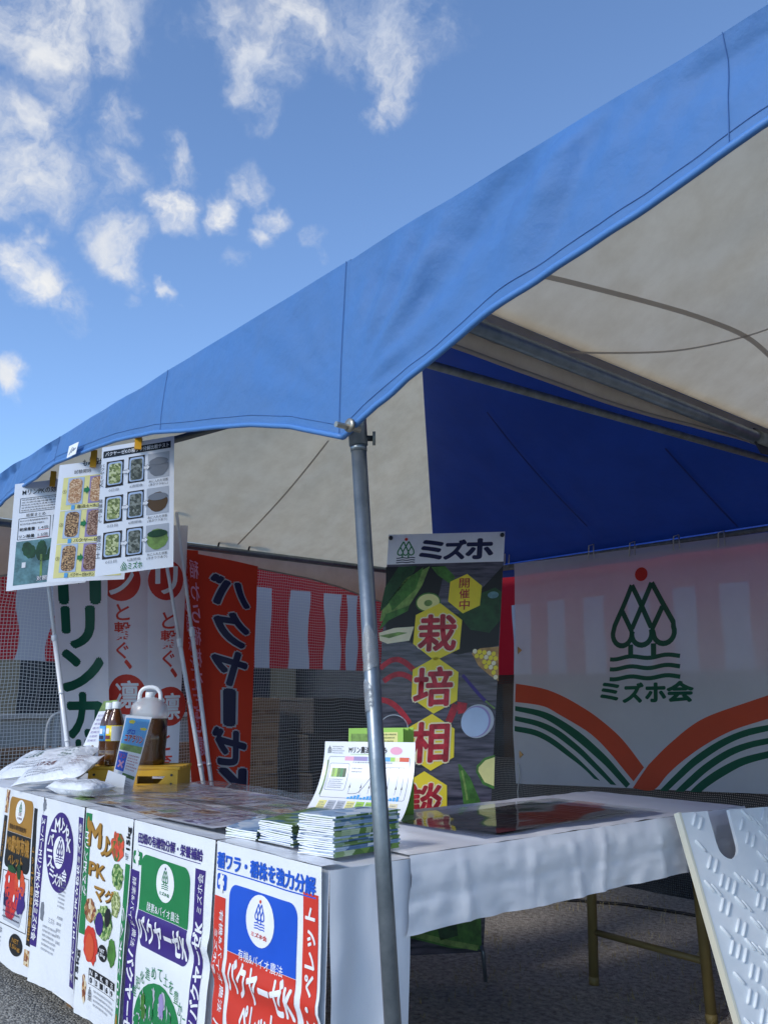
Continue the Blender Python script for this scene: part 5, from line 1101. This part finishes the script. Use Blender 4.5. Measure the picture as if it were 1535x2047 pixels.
for i, (x, m_) in enumerate(((.08, 'ink_yellow_pale'), (.18, 'ink_grey_lt'), (.28, 'ink_grey_lt'), (.38, 'ink_yellow_pale'), (.48, 'ink_lime'), (.58, 'ink_lime'), (.68, 'ink_leaf_lt'), (.82, 'ink_cream'))): S.rect((W_*x, H_*.03, W_*(x+.085), H_*.26), m_, 1, 'panel'); S.lines((W_*(x+.01), H_*.05, W_*(x+.08), H_*.24), 6, 'ink_grey', seed=30+i)
S.finish(t)
MB().prism([(0, 0), (.10, 0), (.004, .20), (0, .20)], (BLp+BRp)/2+bkv*.136+Vector((0, 0, -.008)), bkv, Vector((0, 0, 1)), un, .004).build('easel_back', 'acrylic', t)
# standing green flyers behind it
FB = BLp+bkv*.20; fa, fb_ = onP(697, 1456, FB, bkv), onP(806, 1455, FB, bkv)
for i in range(7):
    off = bkv*(.007*i)+Vector((0, 0, -.003*(i % 3)))+un*(.003*i); a = Vector((fa.x, fa.y, TZ+.0)); c_ = Vector((fb_.x, fb_.y, TZ+.0))
    S = Sheet(a+off, c_+off, fb_+off, fa+off); t = thing('green_flyer', 'lime green flyer standing upright behind the curved chart', 'flyer', a+off, 'green flyers standing in a row')
    S.base('sheet', 'ink_lime', t, thick=.004)
    if i == 0: S.rect((.01, S.h-.05, S.w*.55, S.h-.018), 'ink_leaf_lt', 1, 'panel'); S.rect((S.w*.62, S.h-.05, S.w-.02, S.h-.014), 'ink_yellow_pale', 1, 'panel'); S.lines((S.w*.64, S.h-.048, S.w-.024, S.h-.016), 3, 'ink_leaf_dk', seed=3); S.rect((.005, S.h-.068, S.w-.005, S.h-.062), 'ink_leaf', 1, 'panel'); S.finish(t)

# ------------------------------------------------------------------ things on the counter, left
CB = Vector((-1.679, .491, TZ)); CA = CB-rgt*.366; cu = (CB-CA).normalized(); cv = Vector((-cu.y, cu.x, 0)); cm = Matrix((cu, cv, Vector((0, 0, 1)))).transposed()
CL = (CB-CA).length; CHh = .085; CDp = .24
t = thing('crate', 'low yellow crate with hand slots under the jug and bottles', 'crate', CA)
ctop = [(0, 0), (CL, 0), (CL, CHh), (0, CHh)]
slot = [(CL*.55, .03), (CL*.78, .03), (CL*.86, .06), (CL*.55, .06)]
def panel_with_slot(o_, name):
    b = MB(); ox = [0, slot[0][0], slot[2][0], CL]
    b.prism([(0, 0), (slot[0][0], 0), (slot[0][0], CHh), (0, CHh)], o_, cu, Vector((0, 0, 1)), cv, .012); b.prism([(slot[2][0], 0), (CL, 0), (CL, CHh), (slot[2][0], CHh)], o_, cu, Vector((0, 0, 1)), cv, .012)
    b.prism([(slot[0][0], 0), (slot[2][0], 0), (slot[2][0], .06), (slot[1][0], .03), (slot[0][0], .03)], o_, cu, Vector((0, 0, 1)), cv, .012); b.prism([(slot[0][0], .06), (slot[2][0], .06), (slot[2][0], CHh), (slot[0][0], CHh)], o_, cu, Vector((0, 0, 1)), cv, .012)
    return b.build(name, 'crate_yellow', t)
panel_with_slot(CA, 'front_panel'); panel_with_slot(CA+cv*(CDp-.012), 'back_panel')
for s in (0, CL-.012): MB().prism([(.012, 0), (CDp-.012, 0), (CDp-.012, CHh), (.012, CHh)], CA+cu*s, cv, Vector((0, 0, 1)), cu, .012).build('side_panel', 'crate_yellow', t)
for i in range(4): MB().box(CA+cu*CL/2+cv*(.032+i*.058)+Vector((0, 0, CHh+.006)), (CL+.012, .05, .012), cm).build('slat', 'crate_yellow', t, bevel=.002)
for s in (.025, CL-.025):
    for h in (.03, .065): MB().lathe([(.005, -.003), (.005, .003)], CA+cu*s+Vector((0, 0, h))-cv*.002, 8, Matrix.Rotation(math.atan2(cu.y, cu.x), 3, 'Z') @ axy).build('screw', 'dark_steel', t)
CT = TZ+CHh+.012
def along(s, d): return CA+cu*s+cv*d+Vector((0, 0, CHh+.012))
# big jug
jc = along(.20, .13)
t = thing('jug', 'large clear jug of brown liquid with white handle on the yellow crate', 'jug', jc)
def rbox_lathe(prof, c, ex, ey):
    b = MB(); n = 28; k0 = 0
    for (r, z) in prof:
        for k in range(n):
            a = 2*math.pi*k/n; ca, sa = math.cos(a), math.sin(a); p = 2.6; d = (abs(ca)**p+abs(sa)**p)**(-1/p); v = cu*(d*ca*ex*r)+cv*(d*sa*ey*r); b.v.append(Vector(c)+v+Vector((0, 0, z)))
    for i in range(len(prof)-1):
        for k in range(n): k2 = (k+1) % n; b.f.append((i*n+k, i*n+k2, (i+1)*n+k2, (i+1)*n+k))
    b.f.append(tuple(reversed(range(n)))); b.f.append(tuple((len(prof)-1)*n+k for k in range(n))); return b
rbox_lathe([(.94, .002), (1, .02), (.97, .06), (1, .10), (1, .19)], jc, .078, .068).build('lower_body', 'jug_liquid', t, True)
rbox_lathe([(1, .191), (1, .215), (.93, .245), (.6, .27), (.32, .278)], jc, .078, .068).build('shoulder', 'jug_clear', t, True)
MB().lathe([(.018, .272), (.02, .274), (.02, .298), (.017, .30)], jc+cu*.0, 18).build('cap', 'plastic_white', t, True)
MB().tube([jc+Vector((0, 0, z))+cu*x for x, z in curve([(-.045, .258), (-.042, .298), (-.02, .318), (.02, .318), (.042, .298), (.046, .262)], 5)], .009, 10).build('handle', 'plastic_white', t, True)
# bottles
def bottle(p, liq, lab1, lab2, label, k=1.0):
    t = thing('tea_bottle', label, 'bottle', p, 'small bottles on the crate')
    pr = [(.026, 0), (.031, .006), (.031, .05), (.0295, .055), (.031, .06), (.031, .135), (.028, .155), (.018, .183), (.0135, .192), (.0135, .20)]
    MB().lathe([(r*k, z*k) for r, z in pr], p, 24).build('body', liq, t, True); MB().lathe([(r*k, z*k) for r, z in ((.0155, .196), (.0158, .197), (.0158, .218), (.0145, .22))], p, 20).build('cap', 'plastic_white', t, True)
    MB().lathe([(.0316*k, .085*k), (.0316*k, .138*k)], p, 24).build('label_wrap', lab1, t, True)
    va = math.atan2(-fwd.y, -fwd.x); b = MB()
    b.quad_grid(lambda u, v: p+Vector((math.cos(va-.1+1.2*u)*.0322*k, math.sin(va-.1+1.2*u)*.0322*k, (.086+.05*v)*k)), 10, 1); b.build('label_panel', lab2, t, True)
    b = MB(); b.quad_grid(lambda u, v: p+Vector((math.cos(va-.95+.7*u)*.0326*k, math.sin(va-.95+.7*u)*.0326*k, (.092+.012*v)*k)), 6, 1); b.build('label_stripe', 'ink_redbrown' if lab1 == 'ink_yellow' else 'ink_navy', t, True)
    b = MB(); b.quad_grid(lambda u, v: p+Vector((math.cos(va-.9+.5*u)*.0326*k, math.sin(va-.9+.5*u)*.0326*k, (.11+.018*v)*k)), 6, 1); b.build('label_mark', 'ink_white', t, True)
bottle(along(.045, .085), 'tea', 'ink_sky_print', 'ink_blue', 'small bottle of dark tea with blue label on the crate', 1.16)
bottle(along(.085, .045), 'tea2', 'ink_yellow', 'ink_grey_lt', 'small bottle of brown tea with yellow label on the crate', 1.18)
# leaning pamphlet in a clear stand
PB = onZ(240, 1588, TZ); pnn = Matrix.Rotation(R(8), 3, 'Z') @ pn; nrm_ = (pnn+Vector((0, 0, .22))).normalized()
S = Sheet.px([(252, 1430), (304, 1434), (262, 1588), (222, 1570)], PB+Vector((0, 0, .02)), nrm_); t = thing('pamphlet_stand', 'clear stand with blue-sky pamphlet leaning beside the jug', 'pamphlet', PB)
S.base('pamphlet', 'paper', t, thick=.006); W_, H_ = S.w, S.h
S.rect((W_*.04, H_*.52, W_*.96, H_*.97), 'ink_sky_print', 1, 'picture'); S.rect((W_*.04, H_*.52, W_*.96, H_*.61), 'ink_leaf_lt', 2, 'picture'); S.ell((W_*.3, H_*.92), W_*.12, H_*.025, 'ink_yellow', 2, 'picture', wob=.5); S.ell((W_*.8, H_*.84), W_*.13, H_*.018, 'ink_yellow', 2, 'picture', wob=.5)
S.text('グロ', (W_*.2, H_*.75, W_*.5, H_*.82), 'ink_blue', 3, bold=.04); S.text('コアラリン', (W_*.16, H_*.65, W_*.9, H_*.74), 'ink_crimson', 3, bold=.045, outline=('ink_white', .03))
S.rect((W_*.04, H_*.24, W_*.42, H_*.5), 'ink_blue', 1, 'picture'); S.text('×', (W_*.12, H_*.28, W_*.34, H_*.38), 'ink_pink', 2); S.text('リン', (W_*.1, H_*.41, W_*.38, H_*.47), 'ink_red', 2); S.lines((W_*.47, H_*.27, W_*.95, H_*.49), 6, 'ink_crimson', seed=5); S.rect((W_*.4, H_*.18, W_*.96, H_*.225), 'ink_leaf', 1, 'panel'); S.lines((W_*.1, H_*.03, W_*.9, H_*.15), 4, 'ink_grey', seed=6)
S.finish(t)
q = S.c; k_ = nrm_*-.012
MB().quad_grid(lambda u, v: (q[0]*(1-u)+q[1]*u)*(1-v)+(q[3]*(1-u)+q[2]*u)*v+k_+(q[1]-q[0])*.25*(u-.3), 1, 1).build('clear_front', 'acrylic', t)
MB().quad_grid(lambda u, v: (q[0]*(1-u)+q[1]*u)*(1-v*.32)+(q[3]*(1-u)+q[2]*u)*v*.32+k_*2.6, 1, 1).build('front_pocket', 'paper', t) if False else None
MB().quad_grid(lambda u, v: Vector((PB.x, PB.y, TZ+.010))+rgt*(-.06+.15*u)+fwd*(.16*v), 1, 1).build('stand_foot', 'acrylic', t)
MB().quad_grid(lambda u, v: (q[3]*(1-u)+q[2]*u)*(1-v)+(Vector((PB.x, PB.y, TZ+.010))+rgt*(-.06+.15*u)+fwd*.16)*v, 1, 1).build('stand_back', 'acrylic', t)
# tall strip leaflet curving behind the bottles
a0, a1 = onZ(150, 1530, TZ+.03), None
S = Sheet.px([(205, 1402), (233, 1399), (184, 1530), (152, 1530)], along(.02, .19), pn, cut=.03, disp=lambda x, y: .0); S.disp = lambda x, y: -.03*(y/S.h)**2+.01
t = thing('strip_leaflet', 'tall narrow leaflet with green top leaning behind the bottles', 'leaflet', S.c[0]); S.base('sheet', 'laminate', t, 4, 14, thick=.0015); W_, H_ = S.w, S.h
S.rect((0, H_*.84, W_, H_), 'ink_leaf_lt', 1, 'panel'); S.lines((W_*.1, H_*.35, W_*.8, H_*.8), 7, 'ink_lilac', seed=2); S.ell((W_*.6, H_*.22), W_*.16, H_*.09, 'ink_brown', 1, 'picture'); S.rect((W_*.05, H_*.07, W_*.3, H_*.11), 'ink_red', 1, 'panel'); S.finish(t)
# pouches
def pouch(c, ax, ly, wx, hgt, label, seed, txt, tcol, tilt=0, tv=0, group='white product pouches'):
    ax = Vector(ax).normalized(); ay = Vector((-ax.y, ax.x, 0)); c = Vector(c)
    def f(sgn):
        def g(u, v):
            x = (u-.5)*ly; y = (v-.5)*wx; e = (1-abs(2*u-1)**5)*(1-abs(2*v-1)**3.2); e = max(0, e)**.8
            wr = .007*nz(x*18+seed, y*26, seed)+.0035*nz(x*42, y*36, seed)
            edge = 1-max(abs(2*u-1), abs(2*v-1))
            zz_ = hgt*.5+sgn*hgt*.5*e+(wr*min(1, e*2) if sgn > 0 else 0)+tilt*(u)*ly+tv*v*wx
            zz_ += .010*math.sin(u*9+seed)*(abs(2*u-1)**4)
            return c+ax*(x+.006*nz(y*30, seed))+ay*(y+.004*nz(x*25, seed, 3))+Vector((0, 0, max(.002, zz_)))
        return g
    t = thing('product_pouch', label, 'pouch', c, group)
    b = MB().quad_grid(f(1), 44, 26); b.quad_grid(f(-1), 44, 26); b.build('film', 'pouch_white', t, True)
    S = Sheet(c-ax*ly/2-ay*wx/2, c+ax*ly/2-ay*wx/2, c+ax*ly/2+ay*wx/2, c-ax*ly/2+ay*wx/2, cut=.015); S.n = Vector((0, 0, 1)); fu = f(1)
    S.fn = lambda u, v: (fu(min(1, max(0, u)), min(1, max(0, v))), Vector((0, 0, 1))); S.STEP = .0014
    S.text(txt, (ly*.16, wx*.42, ly*.16+ly*.075*max(1, len(txt)), wx*.58), tcol, bold=.02); S.lines((ly*.15, wx*.1, ly*.7, wx*.28), 3, 'ink_grey', seed=int(seed*3)); S.lines((ly*.66, wx*.32, ly*.88, wx*.8), 5, tcol, seed=int(seed*5)); S.lines((ly*.2, wx*.72, ly*.6, wx*.86), 2, tcol, seed=int(seed*7))
    S.finish(t)
pouch((-2.36, .19, TZ+.002), (.42, .20, 0), .36, .22, .055, 'plump white pouch with red print at the counter end', 1.2, 'サンファーム', 'ink_redbrown', tilt=.10, tv=.42)
pouch((-2.16, .14, TZ+.002), (.40, .24, 0), .36, .21, .07, 'plump white pouch with green print lying beside the red-printed one', 2.6, 'ミズホ', 'ink_green_dk', tilt=.12, tv=.42)
pouch((-1.95, .10, TZ+.002), (.36, .26, 0), .32, .16, .06, 'flat white pouch with crimson lettering propped against the crate', 4.4, 'ハウス用', 'ink_redbrown', tilt=.12, tv=.42)
pouch((-1.73, .11, TZ+.004), (.95, .30, 0),   .26, .13, .06, 'plain bluish white packet in front of the yellow crate', 6.1, '', 'ink_grey')
S = Sheet.px([(217, 1540), (252, 1552), (246, 1588), (208, 1572)], onZ(232, 1588, TZ)-pn*.05+Vector((0, 0, .0)), (pn+Vector((0, 0, .4))).normalized()); t = thing('white_card', 'blank white folded card leaning before the clear stand', 'card', S.c[0]); S.base('sheet', 'paper', t, 2, 2, thick=.002)

# ------------------------------------------------------------------ white tread board at the right
T0 = onX(1360, 1625, .06); e1 = Vector((.242, .970, 0)); nv = Vector((.970, -.242, 0)); lean = .33
dn = (nv*lean+Vector((0, 0, -1))).normalized(); bn = e1.cross(dn).normalized(); bn = bn if bn.dot(CAM-T0) > 0 else -bn
BH = T0.z/(-dn.z); BW = .80
t = thing('tread_board', 'white plastic board with raised tread bars leaning beside the side table', 'board', T0+dn*BH)
def bloc(u, v): q = onP(u, v, T0, bn)-T0; return (q.dot(e1), q.dot(dn))
n0 = bloc(1414, 1624); n1 = bloc(1456, 1618); nb = bloc(1462, 1717); s0 = n0[0]; s1 = n1[0]; sd = nb[1]; sr = (s1-s0)*.47; ncx = nb[0]
poly = [(0, 0), (s0, 0), (ncx-sr, sd-sr)] + [(ncx-sr*math.cos(R(a)), sd-sr+sr*math.sin(R(a))) for a in range(15, 180, 15)] + [(ncx+sr, sd-sr), (s1, 0), (BW, 0), (BW, BH), (0, BH)]
MB().prism(poly, T0-bn*.012, e1, dn, bn, .012).build('panel', 'board_white', t)
MB().prism([(-.010, -.002), (-.0005, -.002), (-.0005, BH), (-.010, BH)], T0-bn*.022, e1, dn, bn, .024).build('edge_rib', 'board_edge', t)
mb = MB(); mb.tube([(-.024, 0, 0), (-.019, 0, .0), (.019, 0, 0), (.024, 0, 0)], [.0015, .005, .005, .0015], 8)
bar_me = mesh_from(mb.v, mb.f, 'tread_bar'); bar_me.materials.append(M('board_white'))
for p in bar_me.polygons: p.use_smooth = True
cnt = 0
for i in range(12):
    for j in range(17):
        cx_, cy_ = .03+i*.078+(.0 if j % 2 else .039), .035+j*.062
        dirn = 1 if (i+j) % 2 else -1; n_ = 2 if (i*3+j) % 3 else 3
        for k in range(n_):
            x = cx_+(k-(n_-1)/2)*.022; y = cy_+(k-(n_-1)/2)*.013
            if x < .02 or x > BW-.02 or y < .02 or y > BH-.02: continue
            if s0-.03 < x < max(s1, ncx+sr)+.03 and y < sd+.03: continue
            o = bpy.data.objects.new('tread_bar', bar_me); col.objects.link(o)
            ex_ = (e1*math.cos(R(52))+dn*math.sin(R(52))*dirn).normalized(); ey_ = bn.cross(ex_)
            o.matrix_world = Matrix.Translation(T0+e1*x+dn*y+bn*.0025) @ Matrix((ex_, ey_, bn)).transposed().to_4x4()
            mw = o.matrix_world.copy(); o.parent = t; o.matrix_parent_inverse = t.matrix_world.inverted(); cnt += 1
# ------------------------------------------------------------------ behind the netting
def cbox(c, size, rz, label, m_='cardboard', grp='cardboard boxes stacked behind the netting'):
    mtx = Matrix.Rotation(rz, 3, 'Z'); t = thing('cardboard_box', label, 'box', (c[0], c[1], c[2]-size[2]/2), grp)
    MB().box(c, size, mtx).build('carton', m_, t, bevel=.004); MB().box(Vector(c)+Vector((0, 0, size[2]/2+.0005)), (size[0]*.99, .05, .001), mtx).build('packing_tape', 'ink_tan', t)
    for s in (-.06, .06): MB().box(Vector(c)+mtx @ Vector((size[0]/2+.0005, s*1.2, -.01)), (.001, .09, .03), mtx).build('carton_print', 'ink_brown_dk', t)
bpx = onX(533, 1500, -3.75)
ords = ['bottom', 'second', 'third', 'fourth', 'fifth', 'top']
for i in range(6): cbox((-3.98, bpx.y+.0, .0905+i*.179), (.34, .30, .176), R(-8+2*(i % 3)), 'brown cardboard box behind the netting, %s of the stack' % ords[i])
for i in range(4):
    t = thing('plastic_bin', 'dark stacking bin beside the cardboard boxes, %s of four' % ['lowest', 'second', 'third', 'topmost'][i], 'bin', (-3.95, bpx.y+.75, i*.27), 'dark bins behind the netting')
    c_ = (-3.95, bpx.y+.72, .13+i*.27); MB().box(c_, (.5, .78, .245), Matrix.Rotation(R(4*(i % 2)), 3, 'Z')).build('body', 'bin_dark', t, bevel=.01); MB().box((c_[0], c_[1], c_[2]+.128), (.53, .81, .02), Matrix.Rotation(R(4*(i % 2)), 3, 'Z')).build('rim', 'bin_grey', t)
# building, low wall, planks and chair far behind the left netting
t = thing('outbuilding', 'dark building with beige posts and windows seen through the netting', 'building', (-16, 4, 0))
MB().box((-17, 5, 1.6), (.3, 26, 3.2)).build('wall', 'wall_dark', t); MB().prism([(-1.0, 3.2), (2.2, 3.2), (1.2, 3.7), (-1.0, 3.5)], (-18, -8, 0), Vector((1, 0, 0)), Vector((0, 0, 1)), Vector((0, 1, 0)), 26).build('roof', 'bin_grey', t)
for y in (-5, -1.2, 1.6, 4.3, 7.4, 11): MB().box((-16.7, y, 1.6), (.3, .55, 3.2)).build('post', 'wall_beige', t)
for y in (-3, .2, 3, 5.9, 9.2):
    w_ = MB().box((-16.82, y, 1.5), (.06, 1.7, 1.3)).build('window', 'window_frame', t); 
    for s in (-.42, .42): MB().box((-16.78, y+s, 1.5), (.03, .78, 1.2)).build('pane', 'glass_dark', w_)
t = thing('low_wall', 'pale concrete wall beyond the netting', 'wall', (-12.3, 4, 0)); MB().box((-12.3, 4, .44), (.25, 18, .62)).build('wall_body', 'concrete', t); MB().box((-12.25, 4, .785), (.4, 18.1, .07)).build('coping', 'concrete', t, bevel=.01)
for i in range(3):
    o = MB().box((-11.85+.02*i, 3.2+.3*i, .06+.115*i), (.16, 9, .11)).build('timber_plank', 'timber', None, bevel=.006); tag(o, 'long brown timber beam before the concrete wall, %s of the pile' % ['lowest', 'middle', 'topmost'][i], 'timber', 'timber pile')
t = thing('plastic_chair', 'pale grey plastic garden chair beyond the netting', 'chair', (-9.6, 3.05, 0)); pc = Vector((-9.6, 3.05, 0))
MB().box(pc+Vector((0, 0, .42)), (.44, .46, .03)).build('seat', 'chair_grey', t, bevel=.01)
MB().tube([pc+Vector((-.2, y, z)) for y, z in curve([(-.22, .43), (-.22, .72), (-.12, .86), (.12, .86), (.22, .72), (.22, .43)], 6)], .022, 10).build('back_frame', 'chair_grey', t, True)
for y in (-.11, 0, .11): MB().box(pc+Vector((-.2, y, .64)), (.014, .06, .42)).build('back_slat', 'chair_grey', t)
for x in (-.19, .19):
    for y in (-.2, .2): MB().tube([pc+Vector((x*1.1, y*1.1, 0)), pc+Vector((x, y, .42))], [.018, .026], 10).build('leg', 'chair_grey', t, True)
t = thing('sky_block_shed', 'long dark shed added beyond the black net to block bright sky', 'building', (0, 12, 0))  # invented backdrop: keeps bright sky from showing below the striped curtain
MB().box((-2, 13, 1.25), (30, 3, 2.5)).build('wall', 'wall_dark', t); MB().prism([(-1.9, 2.5), (1.9, 2.5), (0, 3.2)], (-17.3, 13, 0), Vector((0, 1, 0)), Vector((0, 0, 1)), Vector((1, 0, 0)), 30.6).build('roof', 'bin_grey', t)
for x in (-9, -3, 3): MB().box((x, 11.48, 1.05), (1.6, .06, 2.1)).build('door', 'timber', t)
# black cable on the soil
pts_ = [onZ(u, v, .008) for (u, v) in ((830, 1787), (930, 1792), (1050, 1797), (1150, 1800), (1250, 1808), (1330, 1820), (1400, 1832), (1500, 1850))]
o = MB().tube([Vector(p) for p in pts_], .008, 8).build('cable', 'cable', None, True); tag(o, 'thick black cable lying on the soil along the back net', 'cable')
# far tree line so the horizon is closed behind the net and curtains
print('bars', cnt)
